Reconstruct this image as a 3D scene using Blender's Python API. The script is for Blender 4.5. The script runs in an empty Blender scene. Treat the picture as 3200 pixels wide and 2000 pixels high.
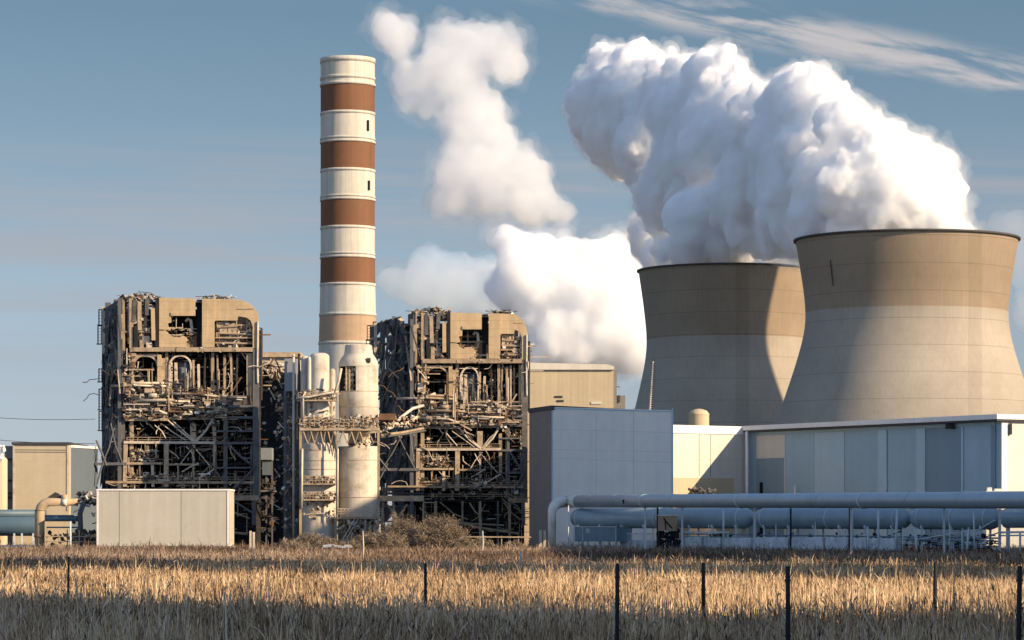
import bpy, bmesh, math, random
import numpy as np
from mathutils import Vector, Matrix, noise as mnoise

SC = bpy.context.scene
COL = SC.collection
R = math.radians

# ------------------------------------------------------------------ camera
F = 9600.0            # focal length in photo pixels (photo is 3200 px wide)
HOR = 1640.0          # photo row of the horizon
CAMZ = 3.0
cam_d = bpy.data.cameras.new("camera")
cam = bpy.data.objects.new("camera", cam_d)
COL.objects.link(cam)
cam.location = (0, 0, CAMZ)
cam.rotation_euler = (R(90), 0, 0)
cam_d.sensor_width = 36.0
cam_d.lens = 36.0 * F / 3200.0
cam_d.shift_y = (HOR - 1000.0) / 3200.0
cam_d.clip_start = 0.5
cam_d.clip_end = 30000
SC.camera = cam

# ------------------------------------------------------------------ sun, sky, exposure
SUN_AZ = 120.0        # clockwise from +Y: to the right and behind the camera
SUN_EL = 25.0
sun_d = bpy.data.lights.new("sun", 'SUN')
sun_d.energy = 5.5
sun_d.color = (1.0, 0.77, 0.50)
sun_d.angle = R(0.5)
sun = bpy.data.objects.new("sun", sun_d)
COL.objects.link(sun)
SUN_DIR = Vector((math.sin(R(SUN_AZ)) * math.cos(R(SUN_EL)), math.cos(R(SUN_AZ)) * math.cos(R(SUN_EL)), math.sin(R(SUN_EL))))
sun.rotation_euler = SUN_DIR.to_track_quat('Z', 'Y').to_euler()

world = bpy.data.worlds.new("World")
SC.world = world
world.use_nodes = True
wn, wl = world.node_tree.nodes, world.node_tree.links
wn.clear()
w_out = wn.new('ShaderNodeOutputWorld')
w_bg = wn.new('ShaderNodeBackground')
w_bg.inputs['Strength'].default_value = 0.10
w_sky = wn.new('ShaderNodeTexSky')
w_sky.sky_type = 'NISHITA'
w_sky.sun_disc = False
w_sky.sun_elevation = R(SUN_EL)
w_sky.sun_rotation = R(SUN_AZ)
w_sky.altitude = 0
w_sky.air_density = 1.0
w_sky.dust_density = 0.6
w_sky.ozone_density = 2.5
w_tc = wn.new('ShaderNodeTexCoord')


def wmath(op, a, b=None, c=None):
    n = wn.new('ShaderNodeMath'); n.operation = op
    for i, v in enumerate((a, b, c)):
        if v is None: continue
        if isinstance(v, (int, float)): n.inputs[i].default_value = v
        else: wl.new(v, n.inputs[i])
    return n.outputs[0]


w_sep = wn.new('ShaderNodeSeparateXYZ'); wl.new(w_tc.outputs['Generated'], w_sep.inputs[0])
# the clear winter air turns blue low above the horizon: look the sky up a little higher than the view direction
w_cmb = wn.new('ShaderNodeCombineXYZ')
wl.new(w_sep.outputs[0], w_cmb.inputs[0]); wl.new(w_sep.outputs[1], w_cmb.inputs[1])
wl.new(wmath('MULTIPLY_ADD', w_sep.outputs[2], 1.5, 0.06), w_cmb.inputs[2])
wl.new(w_cmb.outputs[0], w_sky.inputs['Vector'])
w_hsv = wn.new('ShaderNodeHueSaturation')
w_hsv.inputs['Saturation'].default_value = 0.62
w_hsv.inputs['Hue'].default_value = 0.487
wl.new(w_sky.outputs[0], w_hsv.inputs['Color'])
# thin high cloud: long streaks in the sky, thickest low down
az = wmath('DIVIDE', w_sep.outputs[0], w_sep.outputs[1])
el = wmath('DIVIDE', w_sep.outputs[2], w_sep.outputs[1])


def streaks(su, sv, scale, detail, lo, hi, seed, skew=0.0):
    c = wn.new('ShaderNodeCombineXYZ')
    wl.new(wmath('MULTIPLY', az, su), c.inputs[0])
    wl.new(wmath('MULTIPLY', wmath('MULTIPLY_ADD', az, skew, el), sv), c.inputs[1])
    c.inputs[2].default_value = seed
    n = wn.new('ShaderNodeTexNoise'); n.inputs['Scale'].default_value = scale
    n.inputs['Detail'].default_value = detail; n.inputs['Roughness'].default_value = 0.55
    n.inputs['Distortion'].default_value = 0.35
    wl.new(c.outputs[0], n.inputs['Vector'])
    m = wn.new('ShaderNodeMapRange'); m.interpolation_type = 'SMOOTHSTEP'
    m.inputs['From Min'].default_value = lo; m.inputs['From Max'].default_value = hi
    wl.new(n.outputs['Fac'], m.inputs['Value'])
    return m.outputs[0]


def window(v, a, b, c, d):
    """0 below a, 1 between b and c, 0 above d"""
    m = wn.new('ShaderNodeMapRange'); m.interpolation_type = 'SMOOTHSTEP'
    m.inputs['From Min'].default_value = a; m.inputs['From Max'].default_value = b; wl.new(v, m.inputs['Value'])
    k = wn.new('ShaderNodeMapRange'); k.interpolation_type = 'SMOOTHSTEP'
    k.inputs['From Min'].default_value = c; k.inputs['From Max'].default_value = d
    k.inputs['To Min'].default_value = 1; k.inputs['To Max'].default_value = 0; wl.new(v, k.inputs['Value'])
    return wmath('MULTIPLY', m.outputs[0], k.outputs[0])


def wmix(fac, a, col):
    m = wn.new('ShaderNodeMix'); m.data_type = 'RGBA'
    wl.new(fac, m.inputs[0]); wl.new(a, m.inputs[6]); m.inputs[7].default_value = (*col, 1)
    return m.outputs[2]


# sky tint shaped by height: dimmed low down, lifted and bluer overhead to fill shade
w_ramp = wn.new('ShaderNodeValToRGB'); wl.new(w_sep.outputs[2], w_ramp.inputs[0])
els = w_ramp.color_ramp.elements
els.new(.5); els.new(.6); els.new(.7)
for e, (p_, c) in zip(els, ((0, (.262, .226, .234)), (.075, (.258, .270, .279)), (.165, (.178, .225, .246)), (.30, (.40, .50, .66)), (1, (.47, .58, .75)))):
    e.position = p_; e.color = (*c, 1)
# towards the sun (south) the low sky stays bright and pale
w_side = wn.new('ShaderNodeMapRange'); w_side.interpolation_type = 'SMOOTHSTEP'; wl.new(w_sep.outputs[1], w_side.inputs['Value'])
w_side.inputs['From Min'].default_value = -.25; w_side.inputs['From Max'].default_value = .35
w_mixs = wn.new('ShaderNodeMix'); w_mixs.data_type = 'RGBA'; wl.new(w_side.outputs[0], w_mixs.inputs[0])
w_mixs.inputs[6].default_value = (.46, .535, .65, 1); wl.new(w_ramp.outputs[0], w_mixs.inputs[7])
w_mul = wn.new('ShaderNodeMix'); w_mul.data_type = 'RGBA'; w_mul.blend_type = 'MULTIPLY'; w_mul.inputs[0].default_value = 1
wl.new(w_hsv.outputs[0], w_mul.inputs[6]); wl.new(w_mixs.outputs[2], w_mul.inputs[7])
w_gain = wn.new('ShaderNodeVectorMath'); w_gain.operation = 'SCALE'; w_gain.inputs['Scale'].default_value = 2.75
wl.new(w_mul.outputs[2], w_gain.inputs[0])
sky = w_gain.outputs[0]
s1 = wmath('MULTIPLY', streaks(5, 110, 1.0, 7, 0.36, 0.66, 3.1, 0.03), window(el, 0.02, 0.085, 0.112, 0.132))
sky = wmix(wmath('MULTIPLY', s1, 0.60), sky, (3.0, 3.0, 3.25))
# a cirrus band high on one side, slanting down to the east
band = wmath('MULTIPLY_ADD', az, 0.20, el)          # = el + .2 az
cir = wmath('MULTIPLY', streaks(26, 150, 1.0, 9, 0.36, 0.60, 9.7, 0.2),
            wmath('MULTIPLY', window(band, 0.169, 0.1765, 0.1805, 0.189), window(az, -0.02, 0.05, 0.30, 0.36)))
sky = wmix(wmath('MULTIPLY', cir, 0.85), sky, (4.4, 4.1, 4.1))
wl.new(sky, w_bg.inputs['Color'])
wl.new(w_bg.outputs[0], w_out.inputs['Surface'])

SC.view_settings.view_transform = 'Standard'
SC.view_settings.look = 'None'
SC.view_settings.exposure = 0.5
SC.view_settings.gamma = 1.0
SC.render.engine = 'CYCLES'
SC.cycles.use_denoising = True
SC.cycles.max_bounces = 40
SC.cycles.diffuse_bounces = 3
SC.cycles.glossy_bounces = 2
SC.cycles.transmission_bounces = 2
SC.cycles.volume_bounces = 36
SC.cycles.transparent_max_bounces = 8
SC.cycles.use_adaptive_sampling = True
SC.cycles.adaptive_threshold = 0.02
SC.cycles.sample_clamp_indirect = 8.0

rnd = random.Random(7)


# ------------------------------------------------------------------ helpers
def at(px, py, Y):
    """a point of the photo (3200 x 2000) at depth Y"""
    return Vector(((px - 1600.0) / F * Y, Y, (HOR - py) / F * Y + CAMZ))


K = 3200.0 / 2419.0


def D(dx, dy, Y):
    """the same in the coordinates of a 2419 px wide view of the photo"""
    return at(dx * K, dy * K, Y)


class MB:
    """collects shapes and links them as ONE mesh object"""

    def __init__(self):
        self.v, self.f, self.mi, self.sm = [], [], [], []
        self.m = 0
        self.s = False

    def _add(self, vs, fs):
        b = len(self.v)
        self.v += [tuple(p) for p in vs]
        for f in fs:
            self.f.append([b + i for i in f]); self.mi.append(self.m); self.sm.append(self.s)

    def box(self, x0, x1, y0, y1, z0, z1):
        vs = [(x, y, z) for z in (z0, z1) for y in (y0, y1) for x in (x0, x1)]
        self._add(vs, [(0, 2, 3, 1), (4, 5, 7, 6), (0, 1, 5, 4), (2, 6, 7, 3), (0, 4, 6, 2), (1, 3, 7, 5)])

    def beam(self, p, q, w, h=None):
        h = h or w
        p, q = Vector(p), Vector(q)
        d = (q - p)
        if d.length < 1e-6: return
        d.normalize()
        u = d.cross(Vector((0, 0, 1)))
        if u.length < 1e-3: u = Vector((1, 0, 0))
        u.normalize(); t = u.cross(d)
        o = [(-1, -1), (1, -1), (1, 1), (-1, 1)]
        vs = [p + u * a * w / 2 + t * b * h / 2 for a, b in o] + [q + u * a * w / 2 + t * b * h / 2 for a, b in o]
        self._add(vs, [(0, 1, 2, 3), (7, 6, 5, 4), (0, 4, 5, 1), (1, 5, 6, 2), (2, 6, 7, 3), (3, 7, 4, 0)])

    def tube(self, pts, r, n=8, cap=True):
        pts = [Vector(p) for p in pts]
        rr = r if isinstance(r, (list, tuple)) else [r] * len(pts)
        rings, ref = [], None
        for i, p in enumerate(pts):
            a = pts[max(i - 1, 0)]; b = pts[min(i + 1, len(pts) - 1)]
            d = (b - a).normalized()
            if ref is None:
                ref = d.cross(Vector((0, 0, 1)))
                if ref.length < 1e-3: ref = Vector((1, 0, 0))
            u = (ref - d * ref.dot(d)).normalized(); ref = u; t = d.cross(u)
            rings.append([p + (u * math.cos(k * math.tau / n) + t * math.sin(k * math.tau / n)) * rr[i] for k in range(n)])
        vs = [p for g in rings for p in g]
        fs = []
        for i in range(len(pts) - 1):
            for k in range(n):
                k2 = (k + 1) % n
                fs.append((i * n + k, i * n + k2, (i + 1) * n + k2, (i + 1) * n + k))
        if cap:
            fs.append(tuple(range(n - 1, -1, -1))); fs.append(tuple((len(pts) - 1) * n + k for k in range(n)))
        o = self.s; self.s = n >= 8
        self._add(vs, fs); self.s = o

    def lathe(self, cx, cy, prof, n=48, a0=0.0, a1=math.tau, mats=None):
        full = abs(a1 - a0 - math.tau) < 1e-6
        m = n if full else n + 1
        vs = [(cx + r * math.cos(a0 + (a1 - a0) * k / n), cy + r * math.sin(a0 + (a1 - a0) * k / n), z) for r, z in prof for k in range(m)]
        b = len(self.v)
        self.v += vs
        for i in range(len(prof) - 1):
            for k in range(n):
                k2 = (k + 1) % m
                self.f.append([b + i * m + k, b + i * m + k2, b + (i + 1) * m + k2, b + (i + 1) * m + k])
                self.mi.append(mats[i] if mats else self.m); self.sm.append(True)

    def prism_y(self, poly, y0, y1):
        """polygon in X,Z extruded in depth"""
        n = len(poly)
        vs = [(x, y0, z) for x, z in poly] + [(x, y1, z) for x, z in poly]
        self._add(vs, [tuple(range(n)), tuple(range(2 * n - 1, n - 1, -1))] + [(i, i + n, (i + 1) % n + n, (i + 1) % n) for i in range(n)])

    def prism_z(self, poly, z0, z1):
        n = len(poly)
        z1s = z1 if isinstance(z1, (list, tuple)) else [z1] * n
        vs = [(x, y, z0) for x, y in poly] + [(p[0], p[1], z1s[i]) for i, p in enumerate(poly)]
        self._add(vs, [tuple(range(n - 1, -1, -1)), tuple(range(n, 2 * n))] + [(i, (i + 1) % n, (i + 1) % n + n, i + n) for i in range(n)])

    def chunk(self, c, sx, sy=None, sz=None, rot=1.0):
        sy = sy or sx; sz = sz or sx
        M = Matrix.Rotation(rnd.uniform(-rot, rot), 3, 'X') @ Matrix.Rotation(rnd.uniform(-rot, rot), 3, 'Y') @ Matrix.Rotation(rnd.uniform(-rot, rot), 3, 'Z')
        vs = []
        for z in (-.5, .5):
            for y in (-.5, .5):
                for x in (-.5, .5):
                    j = lambda: rnd.uniform(.6, 1.15)
                    vs.append(Vector(c) + M @ Vector((x * sx * j(), y * sy * j(), z * sz * j())))
        self._add(vs, [(0, 2, 3, 1), (4, 5, 7, 6), (0, 1, 5, 4), (2, 6, 7, 3), (0, 4, 6, 2), (1, 3, 7, 5)])

    def block(self, c, sx, sy, sz):
        x, y, z = c; k = rnd.uniform(-.12, .12)
        self.box(x - sx / 2, x + sx / 2, y - sy / 2, y + sy / 2, z - sz / 2, z + sz / 2 * (1 + k))

    def quad(self, a, b, c, d):
        self._add([a, b, c, d], [(0, 1, 2, 3)])

    def build(self, name, mats, parent=None):
        me = bpy.data.meshes.new(name)
        me.from_pydata(self.v, [], self.f)
        if not isinstance(mats, (list, tuple)): mats = [mats]
        for m in mats: me.materials.append(m)
        me.polygons.foreach_set('material_index', self.mi)
        me.polygons.foreach_set('use_smooth', self.sm)
        me.update()
        o = bpy.data.objects.new(name, me)
        COL.objects.link(o)
        if parent is not None:
            o.parent = parent
            o.matrix_parent_inverse = Matrix.Translation(parent_loc(parent)).inverted()
        return o


def parent_loc(o):
    l = Vector(o.location)
    p = o.parent
    if p is not None and o.type == 'EMPTY': l += Vector(p.location)
    return l if o.type == 'EMPTY' else (parent_loc(p) if p is not None and False else Vector((0, 0, 0)))


def tag(o, label, cat, group=None, kind=None):
    o['label'] = label; o['category'] = cat
    if group: o['group'] = group
    if kind: o['kind'] = kind
    return o


def thing(name, label, cat, loc=(0, 0, 0), group=None):
    o = bpy.data.objects.new(name, None)
    o.empty_display_size = 0.5
    COL.objects.link(o); o.location = loc
    return tag(o, label, cat, group)


def copy_thing(src, delta, label=None):
    """a copy of a thing, its parts and their sub-parts, moved by delta"""
    def rec(o, par):
        c = o.copy(); COL.objects.link(c)
        if par is not None: c.parent = par
        for ch in [x for x in COL.objects if x.parent == o]: rec(ch, c)
        return c
    r = rec(src, None)
    r.location = Vector(src.location) + Vector(delta)
    if label: r['label'] = label
    return r


def structure(o):
    o['kind'] = 'structure'; return o


# ------------------------------------------------------------------ materials
def mat(name, col, rough=0.75, var=0.12, scale=0.6, streak=0.0, bump=0.0, metal=0.0, spec=0.3, fine=0.08, ribs=None, lines=None, dirt=None):
    """procedural painted / concrete / metal surface: blotches, vertical rain streaks, fine grain, optional ribs or panel joints"""
    m = bpy.data.materials.new(name); m.use_nodes = True
    nt = m.node_tree; N, L = nt.nodes, nt.links
    b = N['Principled BSDF']
    b.inputs['Roughness'].default_value = rough
    b.inputs['Metallic'].default_value = metal
    b.inputs['Specular IOR Level'].default_value = spec
    tc = N.new('ShaderNodeTexCoord')

    def noise(sc, vec=None, det=5):
        n = N.new('ShaderNodeTexNoise'); n.inputs['Scale'].default_value = sc; n.inputs['Detail'].default_value = det
        n.inputs['Roughness'].default_value = 0.6
        L.new(vec or tc.outputs['Object'], n.inputs['Vector']); return n.outputs['Fac']

    def rng(v, a, c, lo, hi):
        r = N.new('ShaderNodeMapRange'); L.new(v, r.inputs['Value'])
        for k, x in zip(('From Min', 'From Max', 'To Min', 'To Max'), (a, c, lo, hi)): r.inputs[k].default_value = x
        return r.outputs[0]

    def mul(a, c):
        k = N.new('ShaderNodeMath'); k.operation = 'MULTIPLY'; L.new(a, k.inputs[0]); L.new(c, k.inputs[1]); return k.outputs[0]

    fac = rng(noise(scale), .3, .7, 1 - var, 1 + var)
    fac = mul(fac, rng(noise(scale * 9, det=3), .3, .7, 1 - fine, 1 + fine))
    if streak:
        mp = N.new('ShaderNodeMapping'); mp.inputs['Scale'].default_value = (1.6, 1.6, 0.06); L.new(tc.outputs['Object'], mp.inputs[0])
        fac = mul(fac, rng(noise(1.0, mp.outputs[0]), .35, .7, 1 + streak * .4, 1 - streak))
    if lines:
        sep = N.new('ShaderNodeSeparateXYZ'); L.new(tc.outputs['Object'], sep.inputs[0])
        for axis, period, width, dark in lines:
            q = N.new('ShaderNodeMath'); q.operation = 'PINGPONG'; q.inputs[1].default_value = period / 2; L.new(sep.outputs[axis], q.inputs[0])
            c = N.new('ShaderNodeMath'); c.operation = 'LESS_THAN'; c.inputs[1].default_value = width / 2; L.new(q.outputs[0], c.inputs[0])
            fac = mul(fac, rng(c.outputs[0], 0, 1, 1, 1 - dark))
    mx = N.new('ShaderNodeMix'); mx.data_type = 'RGBA'; mx.blend_type = 'MULTIPLY'; mx.inputs[0].default_value = 1
    mx.inputs[6].default_value = (*col, 1)
    cc = N.new('ShaderNodeCombineColor')
    for i in range(3): L.new(fac, cc.inputs[i])
    L.new(cc.outputs[0], mx.inputs[7])
    res = mx.outputs[2]
    if dirt:
        dcol, amt, dsc = dirt
        md = N.new('ShaderNodeMix'); md.data_type = 'RGBA'
        L.new(rng(noise(dsc, det=8), .5, .72, 0, amt), md.inputs[0]); L.new(res, md.inputs[6]); md.inputs[7].default_value = (*dcol, 1)
        res = md.outputs[2]
    L.new(res, b.inputs['Base Color'])
    if bump:
        bp = N.new('ShaderNodeBump'); bp.inputs['Strength'].default_value = bump; bp.inputs['Distance'].default_value = 0.05
        L.new(noise(scale * 12), bp.inputs['Height']); L.new(bp.outputs[0], b.inputs['Normal'])
    if ribs:
        axis, period, depth = ribs
        sep2 = N.new('ShaderNodeSeparateXYZ'); L.new(tc.outputs['Object'], sep2.inputs[0])
        q = N.new('ShaderNodeMath'); q.operation = 'PINGPONG'; q.inputs[1].default_value = period / 2; L.new(sep2.outputs[axis], q.inputs[0])
        bp = N.new('ShaderNodeBump'); bp.inputs['Strength'].default_value = 1; bp.inputs['Distance'].default_value = depth
        L.new(q.outputs[0], bp.inputs['Height']); L.new(bp.outputs[0], b.inputs['Normal'])
    return m


M = {}
M['concrete'] = mat('tower_concrete', (.40, .33, .25), .9, .10, .03, .22, fine=.05)
M['concrete_dark'] = mat('tower_concrete_upper', (.30, .225, .15), .9, .10, .03, .20, fine=.05)
M['rim'] = mat('dark_rim', (.06, .055, .05), .8)
M['stack_white'] = mat('stack_white_paint', (.52, .475, .395), .75, .07, .08, .22, fine=.05)
M['stack_brown'] = mat('stack_brown_paint', (.165, .075, .036), .75, .10, .08, .14, fine=.05)
M['stack_tan'] = mat('stack_tan_paint', (.36, .25, .16), .8, .08, .1, .15)
M['black'] = mat('dark_recess', (.012, .012, .014), .9)
M['dark_steel'] = mat('dark_steel', (.045, .043, .042), .7, .2, 1.5)
# ------------------------------------------------------------------ cooling towers
def tower_radius(z, H, rt, zt, rr, rb):
    c = .10
    if z >= zt:
        t = (z - zt) / (H - zt); return rt + (rr - rt) * (math.sqrt(t * t + c) - math.sqrt(c)) / (math.sqrt(1 + c) - math.sqrt(c))
    t = (zt - z) / zt; c = .02
    return rt + (rb - rt) * (math.sqrt(t * t + c) - math.sqrt(c)) / (math.sqrt(1 + c) - math.sqrt(c))


def cooling_tower(name, label, cx, cy, H, rt, zt, rr, rb, ladder=None):
    t = thing(name, label, 'cooling tower', (cx, cy, 0))
    prof, mats = [], []
    zs = [6.0 + (H - 6.0) * i / 60 for i in range(61)]
    for z in zs: prof.append((tower_radius(z, H, rt, zt, rr, rb), z))
    mats = [1 if z > zt + 1.0 else 0 for z in zs[1:]]
    inner = [(r - 0.7, z) for r, z in reversed(prof)]
    b = MB(); b.lathe(cx, cy, prof + inner, 128, mats=mats + [0] + [1 if z > zt else 0 for r, z in inner[1:]])
    b.build('shell', [M['concrete_low'], M['concrete_high']], t)
    b = MB(); r = rr
    b.lathe(cx, cy, [(r + .02, H - .5), (r + .55, H - .45), (r + .55, H + .12), (r - .75, H + .12), (r - .75, H - .5), (r + .02, H - .5)], 128)
    b.build('rim_walkway', M['rim'], t)
    b = MB()
    for k in range(72):                                  # raking legs under the shell
        a = k * math.tau / 36 + (0 if k < 36 else 0); a2 = a + (math.tau / 72) * (1 if k < 36 else -1)
        r0, r1 = tower_radius(0, H, rt, zt, rr, rb) + 1.2, tower_radius(6, H, rt, zt, rr, rb)
        b.beam((cx + r0 * math.cos(a), cy + r0 * math.sin(a), 0), (cx + r1 * math.cos(a2), cy + r1 * math.sin(a2), 6.3), .8)
    o = b.build('support_legs', M['concrete_low'], t); o['kind'] = 'stuff'
    if ladder:
        a, z0, z1 = ladder
        b = MB()
        pts = []
        for i in range(15):
            z = z0 + (z1 - z0) * i / 14; q = tower_radius(z, H, rt, zt, rr, rb) + .25
            pts.append((cx + q * math.sin(R(a)), cy - q * math.cos(R(a)), z))
        for i in range(14): b.beam(pts[i], pts[i + 1], .22, .2)
        b.build('ladder_cage', M['dark_steel'], t)
    return t


def tower_mat(name, col, var, mer=84):
    """cast concrete: lift joints round the shell, meridian joints, rain streaks"""
    m = mat(name, col, .9, var, .03, .08, fine=.03, lines=[(2, 7.4, .22, .22), (2, 3.7, .12, .07)])
    nt = m.node_tree; N, L = nt.nodes, nt.links
    tc = N.new('ShaderNodeTexCoord'); sp = N.new('ShaderNodeSeparateXYZ'); L.new(tc.outputs['Object'], sp.inputs[0])
    at2 = N.new('ShaderNodeMath'); at2.operation = 'ARCTAN2'; L.new(sp.outputs[1], at2.inputs[0]); L.new(sp.outputs[0], at2.inputs[1])
    # streaks that follow the meridians
    cmb = N.new('ShaderNodeCombineXYZ')
    k = N.new('ShaderNodeMath'); k.operation = 'MULTIPLY'; k.inputs[1].default_value = 46; L.new(at2.outputs[0], k.inputs[0]); L.new(k.outputs[0], cmb.inputs[0])
    k2 = N.new('ShaderNodeMath'); k2.operation = 'MULTIPLY'; k2.inputs[1].default_value = .05; L.new(sp.outputs[2], k2.inputs[0]); L.new(k2.outputs[0], cmb.inputs[1])
    nz = N.new('ShaderNodeTexNoise'); nz.inputs['Scale'].default_value = 1; nz.inputs['Detail'].default_value = 4; L.new(cmb.outputs[0], nz.inputs['Vector'])
    r = N.new('ShaderNodeMapRange'); L.new(nz.outputs['Fac'], r.inputs['Value'])
    for kk, x in zip(('From Min', 'From Max', 'To Min', 'To Max'), (.33, .68, 1.06, .85)): r.inputs[kk].default_value = x
    pp = N.new('ShaderNodeMath'); pp.operation = 'PINGPONG'; pp.inputs[1].default_value = math.tau / mer / 2; L.new(at2.outputs[0], pp.inputs[0])
    ls = N.new('ShaderNodeMath'); ls.operation = 'LESS_THAN'; ls.inputs[1].default_value = .0022; L.new(pp.outputs[0], ls.inputs[0])
    r2 = N.new('ShaderNodeMapRange'); L.new(ls.outputs[0], r2.inputs['Value']); r2.inputs['To Min'].default_value = 1; r2.inputs['To Max'].default_value = .88
    mm = N.new('ShaderNodeMath'); mm.operation = 'MULTIPLY'; L.new(r.outputs[0], mm.inputs[0]); L.new(r2.outputs[0], mm.inputs[1])
    b = N['Principled BSDF']; src = b.inputs['Base Color'].links[0].from_socket
    mx = N.new('ShaderNodeMix'); mx.data_type = 'RGBA'; mx.blend_type = 'MULTIPLY'; mx.inputs[0].default_value = 1
    cc = N.new('ShaderNodeCombineColor')
    for i in range(3): L.new(mm.outputs[0], cc.inputs[i])
    L.new(src, mx.inputs[6]); L.new(cc.outputs[0], mx.inputs[7]); L.new(mx.outputs[2], b.inputs['Base Color'])
    return m


M['concrete_low'] = tower_mat('shell_concrete_pale', (.335, .292, .235), .05)
M['concrete_high'] = tower_mat('shell_concrete_weathered', (.275, .212, .148), .06)

Y1 = 860.0
cooling_tower('cooling_tower', 'big cooling tower with its sunlit right side, in front of the other one', (2833 - 1600) / F * Y1, Y1,
              82.8, 28.2, 61.6, 31.0, 48.0, ladder=(-51, 68.5, 75.5))
Y2 = 1050.0
cooling_tower('cooling_tower', 'shaded cooling tower half hidden behind the bigger sunlit tower', (2273 - 1600) / F * Y2, Y2,
              89.9, 27.6, 65.5, 30.4, 42.5)
# an unseen taller one, placed and sized so its shadow falls on the farther tower
cooling_tower('cooling_tower', 'unseen cooling tower out of the picture to the east, set there to shade the farther one', 216.4, 908.6,
              181.0, 35.0, 149.0, 37.5, 52.0)

# ------------------------------------------------------------------ striped chimney stack
YC = 500.0
cz = lambda dy: D(0, dy, YC - 4.4).z
ccx = D(821.5, 0, YC).x
stack = thing('chimney_stack', 'tall round chimney stack striped white and rust brown', 'chimney', (ccx, YC, 0))
rad = lambda dy: (64.0 + (5.5 * max(0.0, (dy - 560) / 290.0) ** 1.6)) * K / F * YC
bands = [(135, 't'), (196, 'w'), (262, 'b'), (331, 'w'), (398, 'b'), (468, 'w'), (534, 'b'), (605, 'w'), (669, 'b'), (740, 'w'), (808, 'n'), (1240, 'w')]
prof, ms = [], []
ysteps = []
for (ya, _), (yb, c) in zip(bands[:-1], bands[1:]):
    n = 6
    for i in range(n): ysteps.append((ya + (yb - ya) * i / n, c))
ysteps.append((1240, 'w'))
mid = {'w': 0, 'b': 1, 'n': 2}
for i, (y, c) in enumerate(ysteps):
    prof.append((rad(y), cz(y) if y < 1240 else 0.0))
    if i < len(ysteps) - 1: ms.append(mid[c])
b = MB(); b.lathe(ccx, YC, list(reversed(prof)), 64, mats=list(reversed(ms)))
b.lathe(ccx, YC, [(rad(135), cz(135)), (rad(135) - .5, cz(135)), (rad(135) - .5, cz(170))], 64)
b.build('shaft', [M['stack_white'], M['stack_brown'], M['stack_tan']], stack)
for y, hh, pr in ((136, 1.6, .10), (178, 1.1, .10), (193, 1.0, .13), (262, .9, .09), (322, .7, .10), (330, .7, .12), (398, .9, .09), (460, .7, .10), (467, .7, .12),
                  (534, .9, .09), (596, .7, .10), (604, .7, .12), (669, .9, .09), (740, .9, .10), (808, .9, .10)):
    b = MB(); r = rad(y); z = cz(y)
    b.lathe(ccx, YC, [(r - .02, z - hh / 4), (r + pr, z - hh / 4), (r + pr, z + hh / 4), (r - .02, z + hh / 4)], 64)
    b.build('collar', M['stack_white'], stack)
for ya, yb, xx in ((281, 306, 871), (424, 446, 873)):
    b = MB(); off = (xx - 821.5) / 64.0; a = math.asin(off); r = rad(ya) + .02
    for s in (1,):
        x = ccx + r * math.sin(a); y = YC - r * math.cos(a)
        b.beam((x, y, cz(yb)), (x, y, cz(ya)), .38, .5)
    b.build('slot_window', M['black'], stack)
b = MB()
for k in range(26):
    a = rnd.uniform(2.6, 5.0); r = rad(135) - .2
    b.chunk((ccx + r * math.cos(a), YC + r * math.sin(a), cz(135) + .1), rnd.uniform(.2, .5), .3, rnd.uniform(.2, .5))
b.build('crumbled_lip', M['dark_steel'], stack)['kind'] = 'stuff'
# ------------------------------------------------------------------ steam plumes and cumulus: billowing bodies of white vapour
def vapour(name, dens, col=(1, 1, 1), g=0.1):
    m = bpy.data.materials.new(name); m.use_nodes = True
    N, L = m.node_tree.nodes, m.node_tree.links
    N.clear()
    o = N.new('ShaderNodeOutputMaterial')
    v = N.new('ShaderNodeVolumeScatter')
    v.inputs['Color'].default_value = (*col, 1); v.inputs['Density'].default_value = dens; v.inputs['Anisotropy'].default_value = g
    L.new(v.outputs[0], o.inputs['Volume'])
    return m


def inside(poly, x, y):
    c = False; j = len(poly) - 1
    for i in range(len(poly)):
        (xi, yi), (xj, yj) = poly[i], poly[j]
        if (yi > y) != (yj > y) and x < (xj - xi) * (y - yi) / (yj - yi) + xi: c = not c
        j = i
    return c


def edge_dist(poly, x, y):
    d = 1e9
    for (x0, y0), (x1, y1) in zip(poly, poly[1:] + poly[:1]):
        dx, dy = x1 - x0, y1 - y0; t = max(0, min(1, ((x - x0) * dx + (y - y0) * dy) / (dx * dx + dy * dy + 1e-9)))
        d = min(d, math.hypot(x - x0 - t * dx, y - y0 - t * dy))
    return d


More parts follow.
